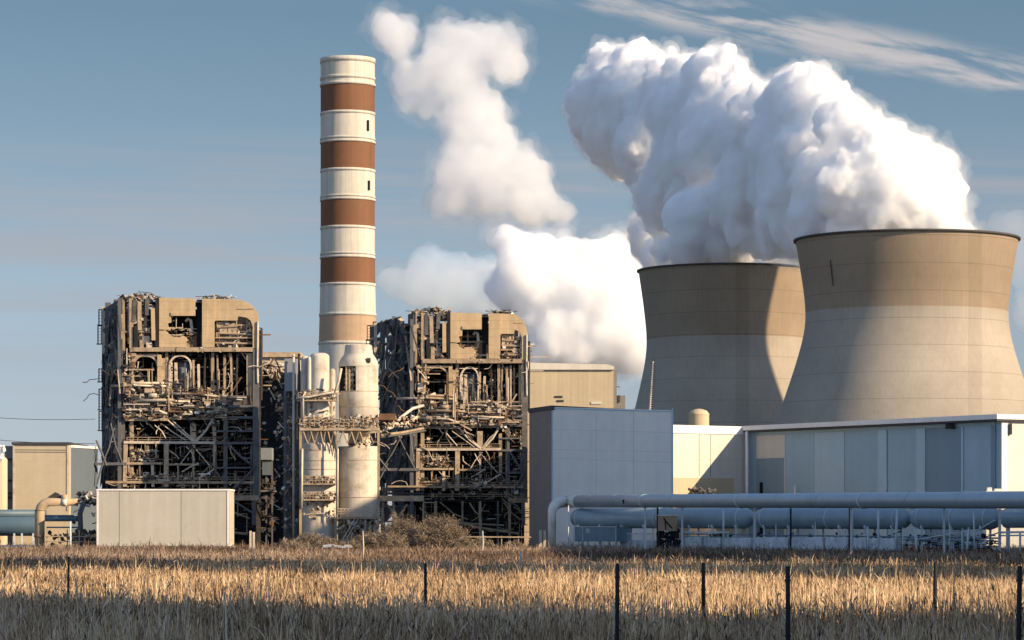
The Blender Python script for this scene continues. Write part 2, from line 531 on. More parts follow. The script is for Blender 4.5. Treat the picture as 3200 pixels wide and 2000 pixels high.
def billow(name, label, cat, polys, Y, voxel, dens, seed, n=150, rmax=95, rmin=9, deep=1.0, bumps=((9, 5.0), (4, 2.7), (1.9, 1.3)), col=(.986, .972, .942), veil=None):
    """polys: the outline(s) of the cloud in the 2419 px view; rounded masses of many sizes fill them, in depth too"""
    rg = random.Random(seed)
    balls = []
    for poly in polys:
        xs, ys = [p[0] for p in poly], [p[1] for p in poly]
        area = (max(xs) - min(xs)) * (max(ys) - min(ys)); got = 0
        while got < n * max(.25, area / max((max(p_[0] for p_ in q) - min(p_[0] for p_ in q)) * (max(p_[1] for p_ in q) - min(p_[1] for p_ in q)) for q in polys)):
            x, y = rg.uniform(min(xs), max(xs)), rg.uniform(min(ys), max(ys))
            if not inside(poly, x, y): continue
            d = edge_dist(poly, x, y)
            if d < rmin or (d > rmax * .8 and rg.random() < .35): continue
            r = min(d * rg.uniform(.85, 1.06), rmax) * rg.choice((1, 1, .8))
            Yl = Y(x) if callable(Y) else Y
            s = K / F * Yl
            balls.append((D(x, y, Yl) + Vector((0, rg.uniform(-1, 1) * max(r, rmax * .45) * s * deep, 0)), r * s)); got += 1
    tmpl = {}
    for sub in (2, 3):
        bm = bmesh.new(); bmesh.ops.create_icosphere(bm, subdivisions=sub, radius=1)
        tmpl[sub] = (np.array([v.co[:] for v in bm.verts]), np.array([[v.index for v in f.verts] for f in bm.faces])); bm.free()

    def body(nm, grow, bm_, vox, dn, warp):
        VV, FF, off = [], [], 0
        for c, r in balls:
            tv, tf = tmpl[3 if r > 6 * voxel else 2]
            VV.append(tv * max(r + grow, r * .4) + np.array(c)); FF.append(tf + off); off += len(tv)
        me = bpy.data.meshes.new(nm); me.from_pydata(np.concatenate(VV).tolist(), [], np.concatenate(FF).tolist())
        o = bpy.data.objects.new(nm, me); COL.objects.link(o)
        rm = o.modifiers.new('union', 'REMESH'); rm.mode = 'VOXEL'; rm.voxel_size = vox
        sm = o.modifiers.new('relax', 'SMOOTH'); sm.factor = .5; sm.iterations = 4
        for sc, amp in bm_:
            tx = bpy.data.textures.new(nm, 'VORONOI'); tx.noise_scale = sc; tx.distance_metric = 'DISTANCE'; tx.noise_intensity = 1.0
            dm = o.modifiers.new('billow', 'DISPLACE'); dm.texture = tx; dm.texture_coords = 'GLOBAL'; dm.strength = -amp; dm.mid_level = .62
        for sc, amp in warp:
            tx = bpy.data.textures.new(nm, 'CLOUDS'); tx.noise_scale = sc; tx.noise_depth = 4
            dm = o.modifiers.new('warp', 'DISPLACE'); dm.texture = tx; dm.texture_coords = 'GLOBAL'; dm.strength = amp; dm.mid_level = .5
        rm2 = o.modifiers.new('clean', 'REMESH'); rm2.mode = 'VOXEL'; rm2.voxel_size = vox * .85
        dg = bpy.context.evaluated_depsgraph_get()
        me2 = bpy.data.meshes.new_from_object(o.evaluated_get(dg))
        o.modifiers.clear(); o.data = me2; bpy.data.meshes.remove(me)
        me2.polygons.foreach_set('use_smooth', [True] * len(me2.polygons))
        me2.materials.clear(); me2.materials.append(vapour(nm + '_vapour', dn, col))
        return o
    b0, a0 = bumps[0]
    o = body(name, 0, bumps, voxel, dens, ((b0 * 1.6, a0 * .9),))
    for gr, dn, wp in veil or ():                     # thin torn vapour round the dense body
        v = body('vapour_veil', gr, bumps[1:2], voxel * 1.25, dn, ((b0 * .9, wp), (b0 * .32, wp * .45))); v.parent = o
    return tag(o, label, cat)


billow('steam_plume', 'huge bright white steam plume leaning away from the big sunlit cooling tower', 'steam plume', [[
    (1333, 205), (1350, 190), (1385, 175), (1390, 135), (1440, 108), (1500, 122), (1515, 98), (1555, 90), (1600, 108), (1625, 143), (1700, 126), (1757, 133), (1762, 165), (1790, 208), (1815, 212),
    (1835, 165), (1880, 157), (1900, 168), (1935, 148), (1967, 158), (1988, 215), (1992, 242), (2040, 252), (2097, 263), (2132, 310), (2150, 337), (2200, 322), (2243, 348), (2272, 440), (2277, 490),
    (2302, 530), (2318, 552), (2290, 585), (1890, 625), (1850, 600), (1750, 585), (1640, 600), (1600, 640), (1512, 645), (1500, 590), (1484, 540), (1520, 500), (1478, 503), (1458, 492), (1480, 460), (1500, 430), (1440, 402), (1378, 362), (1363, 310), (1338, 250)]],
    lambda x: Y1 + 4 + max(0, 2000 - x) * .75, .5, .75, 3, n=280, veil=((1.3, .12, 6.5), (3.0, .025, 9)))
billow('steam_plume', 'smaller white steam plume rising from the shaded cooling tower', 'steam plume', [[
    (1550, 605), (1562, 570), (1590, 555), (1572, 520), (1588, 478), (1640, 437), (1700, 442), (1733, 460), (1748, 500), (1772, 520), (1800, 560), (1850, 573), (1884, 600), (1890, 632), (1800, 627), (1600, 627)]],
    Y2 + 3, .5, .75, 5, n=130, rmax=65, veil=((1.5, .085, 5.5),), deep=.45, bumps=((8, 4.2), (3.6, 2.3), (1.7, 1.1)))
billow('cumulus_cloud', 'ragged steam cloud drifting beside the striped chimney, grey at its base', 'cloud', [
    [(880, 85), (888, 28), (930, 35), (977, 48), (982, 85), (952, 142), (933, 130)],
    [(928, 205), (938, 160), (1000, 130), (1008, 70), (1060, 45), (1110, 62), (1150, 53), (1202, 53), (1243, 95), (1226, 112), (1243, 160), (1215, 205), (1190, 205), (1165, 170), (1143, 187), (1192, 240), (1197, 290), (1226, 330),
     (1282, 370), (1308, 410), (1292, 440), (1332, 463), (1354, 500), (1342, 520), (1250, 525), (1120, 515), (1006, 508), (1002, 480), (1028, 430), (1008, 410), (1043, 370), (1033, 282), (1000, 278), (926, 272), (943, 250)]],
    1400, 1.0, .05, 8, n=360, rmax=34, rmin=6, veil=((1.2, .03, 12), (4, .009, 20)), bumps=((12, 6.5), (6, 3.4), (2.8, 1.6)), col=(.89, .885, .895))
billow('cumulus_cloud', 'bright heaped cumulus cloud low behind the cooling towers', 'cloud', [[
    (1138, 580), (1168, 572), (1180, 545), (1210, 537), (1240, 558), (1290, 557), (1306, 590), (1340, 563), (1380, 580), (1430, 568), (1492, 578), (1518, 600), (1560, 700), (1560, 880), (1240, 860), (1232, 760), (1165, 700), (1148, 650), (1188, 620)]],
    2600, 1.8, .13, 11, n=260, rmax=52, veil=((3.5, .03, 24), (9, .008, 34)), bumps=((24, 11), (11, 6), (5.5, 3)), col=(.955, .94, .915))
billow('cumulus_cloud', 'dim blue grey cloud bank low between the chimney and the bright cumulus', 'cloud', [[
    (885, 655), (905, 613), (940, 640), (960, 645), (985, 598), (1020, 575), (1045, 590), (1060, 607), (1085, 588), (1122, 602), (1150, 600), (1250, 620), (1290, 770), (1100, 735), (1000, 728), (900, 690)]],
    3000, 2.6, .028, 13, n=170, rmax=40, veil=((4, .009, 26),), bumps=((26, 12), (12, 6), (5, 2.4)), col=(.50, .60, .72))
billow('cumulus_cloud', 'faint lilac cloud past the big cooling tower at the picture edge', 'cloud', [[
    (2338, 505), (2360, 483), (2402, 492), (2450, 520), (2480, 800), (2410, 790), (2390, 640)]],
    3000, 3.0, .008, 17, n=70, rmax=50, bumps=((26, 12), (12, 6), (5, 2.4)), col=(.95, .94, .96))
# ------------------------------------------------------------------ the two wrecked boiler houses
M['clad'] = mat('tan_cladding', (.50, .365, .215), .8, .10, .25, .16, fine=.05, lines=[(2, .9, .05, .2)], dirt=((.14, .10, .06), .4, .5))
M['tan_steel'] = mat('tan_steelwork', (.38, .285, .19), .75, .18, .8, .2, fine=.15, dirt=((.07, .05, .04), .7, 1.2))
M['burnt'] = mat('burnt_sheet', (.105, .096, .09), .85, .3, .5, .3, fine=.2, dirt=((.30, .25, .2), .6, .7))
M['near_black'] = mat('near_black_inside', (.022, .021, .022), .95, .3, .6)  # near black: char plus the shade of rooms and openings put into colour
M['rubble_pale'] = mat('pale_rubble', (.54, .455, .355), .9, .25, 1.4, fine=.2)
M['rubble_tan'] = mat('tan_rubble', (.40, .305, .21), .9, .3, 1.4, fine=.2)
M['rubble_rust'] = mat('rusty_scrap', (.17, .095, .055), .9, .3, 1.4, fine=.2)
M['rubble_dark'] = mat('dark_scrap', (.05, .045, .042), .9, .3, 1.4)
M['white_scrap'] = mat('white_scrap', (.72, .70, .66), .6, .15, 1.4)
M['grey_steel'] = mat('grey_steelwork', (.12, .12, .125), .7, .15, .9, .1)
RUBBLE = [M['rubble_tan'], M['rubble_pale'], M['rubble_rust'], M['rubble_dark'], M['white_scrap']]


def ruin(name, label, YR, ux, vy, seed, depth, rightside=True):
    """ux, vy map the layout of the first ruin (2419 px view) to this one"""
    global rnd
    rnd = random.Random(seed)
    xs0, xs1 = zip(*ux); ys0, ys1 = zip(*vy)
    fx = lambda u: float(np.interp(u, xs0, xs1)); fy = lambda v: float(np.interp(v, ys0, ys1))
    s = .0455

    def p(u, v, d=0.0):
        q = D(fx(u), fy(v), YR); return Vector((q.x, YR + d, q.z))
    base = p(420, 1265); t = thing(name, label, 'ruined building', (base.x, YR + 4, 0))
    X = lambda u: p(u, 800).x
    Z = lambda v: p(400, v).z
    ground_z = 0.0
    # charred inside, its shade put into the near-black colour: back wall, floors, right wall; they keep the light out of the rooms
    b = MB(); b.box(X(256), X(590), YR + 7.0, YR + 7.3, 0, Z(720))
    b.build('back_wall', M['near_black'], t)
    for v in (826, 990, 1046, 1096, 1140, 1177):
        b = MB(); b.prism_z([(X(290), YR + .35), (X(598), YR + .35), (X(598), YR + 6.95), (X(258), YR + 6.95)], Z(v) - .12, Z(v) + .10); b.build('floor_slab', M['near_black'], t)
    b = MB(); b.box(X(597), X(603), YR + .7, YR + 7.3, 0, Z(772)); b.build('right_wall', M['near_black'], t)
    b = MB(); b.box(X(300), X(596), YR + 3.2, YR + 3.4, 0, Z(1178)); b.build('dark_backing', M['near_black'], t)  # near-black backing added to darken the lowest storey
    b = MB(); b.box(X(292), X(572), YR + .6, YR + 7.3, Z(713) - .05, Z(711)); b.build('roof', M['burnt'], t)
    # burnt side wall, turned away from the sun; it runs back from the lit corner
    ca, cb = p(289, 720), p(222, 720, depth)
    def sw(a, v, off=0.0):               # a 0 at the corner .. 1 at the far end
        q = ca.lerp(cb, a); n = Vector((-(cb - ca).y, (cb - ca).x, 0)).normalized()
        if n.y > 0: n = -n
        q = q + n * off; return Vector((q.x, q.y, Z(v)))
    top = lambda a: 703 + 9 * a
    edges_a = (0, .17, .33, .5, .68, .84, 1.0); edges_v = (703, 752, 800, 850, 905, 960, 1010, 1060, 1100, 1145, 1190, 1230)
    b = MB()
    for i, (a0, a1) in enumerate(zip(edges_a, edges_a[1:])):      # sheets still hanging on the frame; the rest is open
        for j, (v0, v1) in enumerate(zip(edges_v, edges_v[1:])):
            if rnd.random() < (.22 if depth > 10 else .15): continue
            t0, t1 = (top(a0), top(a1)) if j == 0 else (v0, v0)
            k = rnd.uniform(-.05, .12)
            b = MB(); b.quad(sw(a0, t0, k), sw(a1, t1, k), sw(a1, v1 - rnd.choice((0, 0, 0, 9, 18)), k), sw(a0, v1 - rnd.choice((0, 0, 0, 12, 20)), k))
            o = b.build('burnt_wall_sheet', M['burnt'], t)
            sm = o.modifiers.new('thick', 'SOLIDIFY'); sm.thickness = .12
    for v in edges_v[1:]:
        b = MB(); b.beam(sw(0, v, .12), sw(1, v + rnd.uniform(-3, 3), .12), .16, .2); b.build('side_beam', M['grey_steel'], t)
    b = MB()
    for k in range(150):
        q = sw(rnd.uniform(.03, .95), rnd.uniform(712, 1180), -rnd.uniform(.4, 2.5)); b.m = rnd.choices(range(5), (5, 4, 2, 3, .4))[0]
        b.block(q, rnd.uniform(.1, .5), .3, rnd.uniform(.1, .9)) if rnd.random() < .5 else b.beam(q, q + Vector((rnd.uniform(-.6, .6), rnd.uniform(-.6, .6), rnd.uniform(-1.2, 1.2))), rnd.uniform(.06, .16))
    o = b.build('side_fittings', RUBBLE, t); o['kind'] = 'stuff'
    for a in (.02, .24, .45, .72, .97):      # its columns
        b = MB(); w = rnd.uniform(.35, .6)
        b.beam(sw(a, rnd.choice((704, 712, 720)), .25), Vector((*sw(a, 0, .25).xy, 0)), w, .4); b.build('steel_column', M['grey_steel'], t)
    b = MB(); b.beam(sw(.86, 712, .45), sw(.86, 826, .45), .36, .2); b.build('pale_column', M['rubble_pale'], t)
    b = MB()                                  # sheets torn loose and hanging down the wall
    for k in range(46):
        a = rnd.uniform(.03, .95); v = rnd.uniform(715, 1120); l = rnd.uniform(20, 110); w = rnd.uniform(.01, .10)
        b.m = rnd.choice((0, 0, 0, 1, 2, 1))
        q0, q1 = sw(a, v, .3), sw(a + w, v + rnd.uniform(-8, 8), .35)
        q2, q3 = sw(a + w * rnd.uniform(-.3, 1.4), v + l, rnd.uniform(.3, .9)), sw(a + rnd.uniform(-.05, .08), v + l * rnd.uniform(.6, 1), rnd.uniform(.3, .7))
        b.quad(q0, q1, q2, q3)
    for k in range(110):
        a = rnd.uniform(.02, .95); v = rnd.uniform(712, 1130); b.m = rnd.choice((0, 1, 3, 2, 2, 0, 0, 2))
        b.chunk(sw(a, v, .35), rnd.uniform(.15, .55), rnd.uniform(.1, .4), rnd.uniform(.2, .9))
    for k in range(26):
        a = rnd.uniform(0, .9); v = rnd.uniform(720, 1120); b.m = rnd.choice((1, 3, 2))
        b.beam(sw(a, v, .45), sw(a + rnd.uniform(-.35, .35), v + rnd.uniform(20, 120), .5), rnd.uniform(.06, .2))
    o = b.build('hanging_sheets', [M['burnt'], M['grey_steel'], M['rubble_dark'], M['rubble_tan'], M['white_scrap']], t); o['kind'] = 'stuff'
    # caged ladders and landings on the far edge
    for v0, v1, w in ((718, 754, .62), (757, 800, .72), (862, 892, .62), (911, 960, .6), (965, 1010, .6)):
        b = MB(); e = sw(1.0, v0); x0 = e.x - w - .1; x1 = e.x - .05; y0, y1 = e.y - .5, e.y + .1
        zt, zb = Z(v0), Z(v1)
        for x in (x0, (x0 + x1) / 2, x1):
            for y in (y0, y1): b.beam((x, y, zb), (x, y, zt), .06)
        nz = max(3, int((zt - zb) / .3))
        for i in range(nz + 1):
            z = zb + (zt - zb) * i / nz
            b.beam((x0, y0, z), (x1, y0, z), .035); b.beam((x0, y0, z), (x0, y1, z), .035)
        b.box(x0 - .15, x1 + .1, y0 - .1, y1 + .1, zb - .08, zb); b.box(x0, x1 + .1, y0 - .05, y1 + .1, zt, zt + .08)
        b.build('ladder_cage', M['dark_steel'], t)
    # ---- upper storey: cladding panels with torn openings and the rounded shoulder
    def panel(pts, d0, d1, m, nm='cladding_panel'):
        b = MB(); b.prism_y([(X(u), Z(v)) for u, v in pts], YR + d0, YR + d1); return b.build(nm, m, t)
    panel([(376, 703), (461, 705), (461, 746), (404, 746), (404, 762), (396, 764), (399, 778), (388, 780), (388, 778.5), (376, 778.5)], 0, .3, M['clad'])
    panel([(376, 781), (388, 781), (396, 784), (398, 790), (412, 796), (424, 797), (432, 792), (440, 797), (440, 820), (376, 820)], .003, .3, M['clad'])
    panel([(478, 706), (506, 706), (506, 820), (478, 820)], -.25, .3, M['clad'], 'cladding_pier')
    panel([(506.3, 706), (560, 707), (577, 711), (590, 717), (600, 726), (607, 737), (611, 752), (611, 822), (597, 822), (597, 770), (592, 757), (582, 750), (563, 747), (560, 757), (510, 757), (506.3, 760)], 0, .3, M['clad'])
    b = MB(); b.prism_y([(X(562), Z(728.5)), (X(600), Z(727.5)), (X(600), Z(730)), (X(562), Z(731))], YR - .06, YR + .02); b.build('shadow_ledge', M['rubble_tan'], t)
    b = MB(); b.box(X(462), X(476), YR + 1.2, YR + 1.4, Z(820), Z(706)); b.build('recess_wall', M['near_black'], t)
    b = MB(); b.prism_y([(X(404), Z(738)), (X(461), Z(738)), (X(461), Z(746)), (X(404), Z(746))], YR - .12, YR - .003); b.build('lintel', M['clad'], t)
    # block wall left standing in the first opening
    b = MB()
    for i, v in enumerate(np.arange(797, 820, 4.2)):
        for j, u in enumerate(np.arange(392 + (i % 2) * 3, 444 - i % 3 * 3, 7)):
            if rnd.random() < .85: b.box(X(u), X(u + 6.4), YR + .35 + rnd.uniform(0, .2), YR + .9, Z(v + 4), Z(v))
    o = b.build('block_wall', M['rubble_tan'], t)
    # bent pipe in the opening
    for u, v in ((445, 752), (556, 775)):
        b = MB(); b.tube([p(u - 8, v + 6, .9), p(u - 3, v, .8), p(u + 4, v + 4, .8), p(u + 6, v + 22, .8), p(u + 4, v + 40, .8)], .17, 8); b.build('bent_pipe', M['rubble_pale'], t)
    # shelves and machinery in the second opening
    for v, u0, u1 in ((772, 512, 560), (797, 508, 596), (809, 508, 596), (786, 510, 580)):
        b = MB(); b.beam(p(u0, v, .6), p(u1, v + rnd.uniform(-3, 3), .6), .5, .16); b.build('shelf_beam', M['tan_steel'], t)
    for u0, u1, v0, v1 in ((511, 536, 760, 786), (538, 558, 763, 786), (327, 352, 793, 813), (333, 345, 766, 780)):
        b = MB(); b.box(X(u0), X(u1), YR + .5, YR + 1.6, Z(v1), Z(v0)); b.build('equipment_box', M['rubble_pale'] if u0 < 400 else M['rubble_tan'], t)
    # ---- wrecked bay beside the cladding
    for u, v0, v1, w, m in ((289, 708, 835, .3, 'tan_steel'), (290, 990, 1150, .25, 'grey_steel'), (309, 704, 1150, .36, 'tan_steel'), (329, 712, 780, .28, 'rubble_tan'), (333, 790, 826, .24, 'tan_steel'), (361, 728, 804, .8, 'clad'), (347, 706, 745, .5, 'burnt'), (318, 708, 760, .5, 'burnt'), (321, 770, 822, .7, 'near_black'), (372, 704, 824, .55, 'near_black'), (343, 706, 770, .22, 'rubble_dark')):
        b = MB(); b.beam(p(u, v0, .3), p(u + rnd.uniform(-2, 2), v1, .3), w, .4); b.build('steel_column', M[m], t)
    # ---- storey below: floor girder, arched openings, columns
    b = MB(); b.box(X(308), X(597), YR - .35, YR + .34, Z(831), Z(821)); b.build('floor_girder', M['tan_steel'], t)
    def arch(u0, u1, v0, v1, w, pointed, m):
        n = 14; pts_o, pts_i = [], []
        c = (u0 + u1) / 2; hw = (u1 - u0) / 2; rise = hw * (1.15 if pointed else .9)
        for i in range(n + 1):
            a = math.pi * i / n; e = .75 if pointed else 1.0
            x = -math.cos(a); y = math.sin(a) ** e
            pts_o.append((c + hw * x, v0 + rise - rise * y)); pts_i.append((c + (hw - w) * x, v0 + rise - (rise - w) * y))
        poly = [(u0, v1)] + pts_o + [(u1, v1), (u1 - w, v1)] + list(reversed(pts_i)) + [(u0 + w, v1)]
        b = MB()
        for k in range(len(pts_o) - 1):
            b.prism_y([(X(a), Z(v)) for a, v in (pts_o[k], pts_o[k + 1], pts_i[k + 1], pts_i[k])], YR + .1, YR + .6)
        b.box(X(u0), X(u0 + w), YR + .1, YR + .6, Z(v1), Z(v0 + rise)); b.box(X(u1 - w), X(u1), YR + .1, YR + .6, Z(v1), Z(v0 + rise))
        return b.build('arched_opening', m, t)
    arch(311, 375, 837, 905, 4.5, False, M['rubble_tan'])
    arch(398, 453, 838, 915, 4, True, M['rubble_pale'])
    b = MB(); b.prism_y([(X(311), Z(836)), (X(375), Z(836)), (X(375), Z(842)), (X(345), Z(838)), (X(318), Z(848)), (X(311), Z(862))], YR + .05, YR + .5); b.build('arch_spandrel', M['tan_steel'], t)
    b = MB(); b.lathe(p(428, 0).x, YR + 2.2, [(0.85, Z(915)), (0.85, Z(862)), (.6, Z(852)), (.1, Z(848))], 20); b.build('glazed_vessel', mat('grey_glass', (.16, .18, .20), .35, .1, .8), t)
    for u, w in ((404, .18), (414, .3), (436, .16)):
        b = MB(); b.beam(p(u, 856, .7), p(u, 914, .7), w); b.build('vertical_pipe', M['rubble_pale'], t)
    b = MB(); b.box(X(372), X(381), YR - .1, YR + .5, Z(952), Z(838)); b.build('pilaster', M['clad'], t)
    b = MB(); b.box(X(381.5), X(389), YR + .25, YR + .6, Z(952), Z(846)); b.build('pilaster', M['rubble_tan'], t)
    for u, v0, v1, w, m in ((393, 828, 918, .28, 'rubble_tan'), (502, 832, 930, .30, 'tan_steel'), (530, 838, 1158, .26, 'tan_steel'), (468, 860, 920, .25, 'rubble_pale'), (484, 832, 915, .18, 'rubble_dark'), (545, 835, 940, .2, 'rubble_tan'), (456, 850, 920, .2, 'rubble_tan'), (513, 838, 930, .16, 'tan_steel'), (560, 835, 945, .18, 'rubble_dark')):
        b = MB(); b.beam(p(u, v0, .4), p(u + rnd.uniform(-2, 2), v1, .4), w); b.build('steel_column', M[m], t)
    b = MB(); b.box(X(582), X(595), YR + .3, YR + .8, Z(945), Z(834)); b.build('wall_fragment', M['clad'], t)
    b = MB(); b.box(X(538), X(594), YR + .2, YR + 1.6, Z(972), Z(934)); b.build('equipment_box', M['burnt'], t)
    for pts, r in (([(388, 905, -.3), (320, 905, -.3), (316, 908, -.3), (318, 911, -.3), (392, 913, -.3)], .12),
                   ([(262, 912, 0), (310, 911, -.2), (340, 900, -.2)], .14), ([(352, 935, -.6), (372, 935, -.6)], .24), ([(400, 930, -.6), (470, 931, -.5), (512, 936, -.5)], .11),
                   ([(320, 947, -.7), (392, 946, -.6), (450, 950, -.5)], .13), ([(430, 962, -.6), (520, 964, -.6)], .1), ([(300, 966, -.5), (370, 968, -.6), (396, 978, -.6)], .12)):
        b = MB(); b.tube([p(*q) for q in pts], r, 8); b.build('pipe', M['rubble_pale'] if rnd.random() < .5 else M['tan_steel'], t)
    # right corner column, full height
    b = MB(); b.beam(p(604, 823, .25), p(604, 1178, .25), .62, .6); b.build('corner_column', M['grey_steel'] if rightside else M['burnt'], t)
    b = MB(); b.tube([p(617, 775, .5), p(617, 800, .5), p(616, 945, .5)], .13, 6); b.build('downpipe', M['rubble_dark'], t)
    b = MB(); b.tube([p(609, 760, -.1), p(608, 860, -.1), p(609, 905, -.1)], .12, 6); b.build('downpipe', M['rubble_pale'], t)
    # ---- lower frame: girders, V truss, braces
    for u0, u1, v, h, m in ((297, 396, 991, .30, 'rubble_tan'), (396, 505, 989, .24, 'tan_steel'), (293, 508, 1045, .26, 'rubble_pale'), (508, 612, 1047, .24, 'grey_steel'), (300, 384, 1095, .24, 'rubble_tan'), (394, 470, 1097, .2, 'tan_steel'),
                            (505, 600, 1105, .18, 'grey_steel'), (250, 600, 1139, .26, 'tan_steel'), (535, 612, 1176, .55, 'tan_steel'), (540, 600, 986, .25, 'grey_steel'), (540, 600, 960, .25, 'grey_steel'), (225, 300, 1096, .3, 'grey_steel'), (506, 600, 1018, .16, 'grey_steel')):
        b = MB(); b.beam(p(u0, v, 0), p(u1, v + rnd.uniform(-1, 1), 0), .4, h); b.build('floor_beam', M[m], t)
    for a, c, w in (((396, 992), (457, 1043), .22), ((408, 994), (462, 1043), .16), ((504, 988), (464, 1043), .26), ((500, 1000), (461, 1042), .14), ((366, 1005), (392, 1036), .16), ((380, 1000), (440, 1040), .12),
                    ((540, 1050), (598, 1101), .26), ((603, 1102), (546, 1160), .26), ((542, 1179), (598, 1212), .24), ((455, 1052), (500, 1105), .12), ((440, 1055), (460, 1088), .14), ((462, 1052), (425, 1098), .12),
                    ((470, 1095), (430, 1115), .16), ((506, 1108), (540, 1140), .2), ((470, 1130), (506, 1108), .2), ((270, 1010), (240, 1100), .18), ((262, 1000), (292, 1100), .16), ((228, 1040), (252, 1100), .26), ((250, 1080), (230, 1145), .22)):
        b = MB(); mid = (p(*a, -.15) + p(*c, -.15)) / 2 + Vector((rnd.uniform(-.2, .2), 0, rnd.uniform(-.2, .2)))
        b.tube([p(*a, -.15), mid, p(*c, -.15)], w / 2, 6); b.build('diagonal_brace', M['rubble_pale' if a[0] < 505 and a[0] > 290 else 'grey_steel'], t)
    for u, v0, v1, w, m in ((297, 1050, 1150, .42, 'rubble_tan'), (393, 1048, 1150, .5, 'rubble_tan'), (456, 1000, 1042, .6, 'rubble_tan'), (456, 1050, 1150, .22, 'tan_steel'), (506, 1005, 1110, .36, 'tan_steel'), (535, 960, 1176, .3, 'grey_steel'),
                            (360, 1098, 1150, .3, 'rubble_pale'), (330, 1098, 1140, .18, 'rubble_tan'), (594, 1050, 1176, .2, 'grey_steel'), (600, 1178, 1240, .4, 'grey_steel'), (540, 1178, 1290, .3, 'tan_steel'), (340, 1178, 1290, .3, 'tan_steel'), (456, 1178, 1290, .3, 'tan_steel'), (405, 1178, 1290, .2, 'tan_steel'), (500, 1178, 1290, .2, 'grey_steel')):
        b = MB(); q1 = p(u + rnd.uniform(-2, 2), v1, .1)
        if v1 > 1285: q1.z = 0
        b.beam(p(u, v0, .1), q1, w); b.build('steel_column', M[m], t)
    for a, c, w in (((350, 1180), (420, 1225), .16), ((425, 1182), (455, 1215), .2), ((300, 1195), (345, 1222), .2), ((345, 1222), (520, 1240), .2), ((360, 1225), (585, 1262), .3), ((420, 1240), (560, 1250), .12), ((520, 1182), (590, 1225), .2), ((470, 1185), (430, 1230), .12), ((550, 1182), (520, 1215), .1)):
        b = MB(); mid = (p(*a, .1) + p(*c, .1)) / 2 - Vector((0, 0, rnd.uniform(.1, .5)))
        b.tube([p(*a, .1), mid, p(*c, .1)], w / 2, 6); b.build('bent_rod', M['tan_steel'], t)
    # railings on the storeys
    for u0, u1, v in ((300, 600, 1139), (300, 505, 1045), (306, 600, 1171)):
        b = MB(); h = 12
        for k in range(9): b.beam(p(u0 + (u1 - u0) * k / 8, v, -.1), p(u0 + (u1 - u0) * k / 8, v - h, -.1), .07)
        for q in (6, 12): b.beam(p(u0, v - q, -.1), p(u1, v - q + rnd.uniform(-2, 2), -.1), .06)
        b.build('railing', M['tan_steel'], t)

    # ---- debris: rubble that fills the storeys
    def clutter(b, u0, u1, v0, v1, d0, d1, n, s0, s1, wts, flat=.5, pipes=.15):
        for _ in range(n):
            u, v, d = rnd.uniform(u0, u1), rnd.uniform(v0, v1), rnd.uniform(d0, d1)
            b.m = rnd.choices(range(5), wts)[0]
            q = p(u, v, d); sz = s0 + (s1 - s0) * rnd.random() ** 2.2
            w = rnd.random()
            if w < pipes + .25:
                a = rnd.choice((0, 0, 0, 1.57, 1.57, rnd.uniform(-1.2, 1.2))); l = max(.25, sz * rnd.uniform(2, 7))
                if v < 760: a = -abs(a)
                b.beam(q, q + Vector((math.cos(a) * l, rnd.uniform(-.1, .1), math.sin(a) * l)), max(.04, sz * rnd.uniform(.18, .32)))
            elif w < .82:
                b.block(q, sz * rnd.uniform(.5, 1.5), sz * .8, sz * rnd.uniform(.4, 1.1))
            else:
                b.chunk(q, sz, sz * .8, sz * rnd.uniform(flat, 1.2), .7)
    b = MB()
    clutter(b, 292, 532, 918, 987, -.7, .5, 1050, .07, .52, (6, 4, 2, 6, .2))
    clutter(b, 296, 530, 922, 984, -.8, -.3, 60, .1, .5, (6, 6, 1, 2, 0), flat=.4, pipes=.8)
    clutter(b, 292, 400, 980, 990, -.6, .3, 40, .1, .5, (5, 4, 2, 3, .5))
    clutter(b, 500, 538, 925, 1005, -.5, .4, 70, .1, .5, (5, 4, 2, 3, .5))
    clutter(b, 310, 372, 1062, 1090, -.2, .4, 220, .06, .34, (6, 4, 3, 4, .2))
    clutter(b, 300, 510, 1118, 1138, -.2, .5, 300, .07, .45, (5, 3, 3, 4, .2))
    clutter(b, 300, 600, 1140, 1176, -.2, .8, 300, .05, .36, (4, 2, 4, 6, .3), pipes=.35)
    clutter(b, 296, 600, 1000, 1040, .2, 2.5, 110, .08, .4, (4, 2, 3, 5, .8), pipes=.4)
    clutter(b, 400, 600, 1050, 1136, .0, 2.0, 300, .05, .3, (4, 2, 3, 6, .3), pipes=.6)
    clutter(b, 305, 600, 1180, 1262, .0, 2.8, 260, .05, .4, (3, 1, 3, 7, .2), pipes=.6)
    clutter(b, 540, 600, 940, 1040, .0, 1.0, 120, .05, .35, (3, 2, 3, 6, .3), pipes=.5)
    o = b.build('debris', RUBBLE, t); o['kind'] = 'stuff'
    b = MB()
    clutter(b, 292, 374, 712, 820, .3, 1.6, 330, .07, .7, (5, 4, 2, 7, .3), flat=.8, pipes=.3)
    clutter(b, 395, 450, 775, 822, .2, .9, 60, .08, .5, (6, 4, 2, 2, .5))
    clutter(b, 508, 596, 762, 822, .4, 1.4, 170, .08, .5, (6, 5, 2, 4, .6), pipes=.3)
    clutter(b, 300, 598, 834, 915, .6, 3.0, 190, .08, .5, (4, 3, 2, 6, .8), flat=.9, pipes=.5)
    clutter(b, 292, 318, 838, 990, -.3, .6, 150, .10, .6, (5, 4, 2, 4, .6))
    clutter(b, 388, 400, 838, 920, .1, .6, 30, .1, .35, (5, 4, 2, 4, .6))
    clutter(b, 380, 600, 822, 832, -.4, -.1, 60, .06, .25, (4, 3, 2, 4, .3))
    o = b.build('wrecked_fittings', RUBBLE, t); o['kind'] = 'stuff'
    # torn stuff along the roof edge
    b = MB()
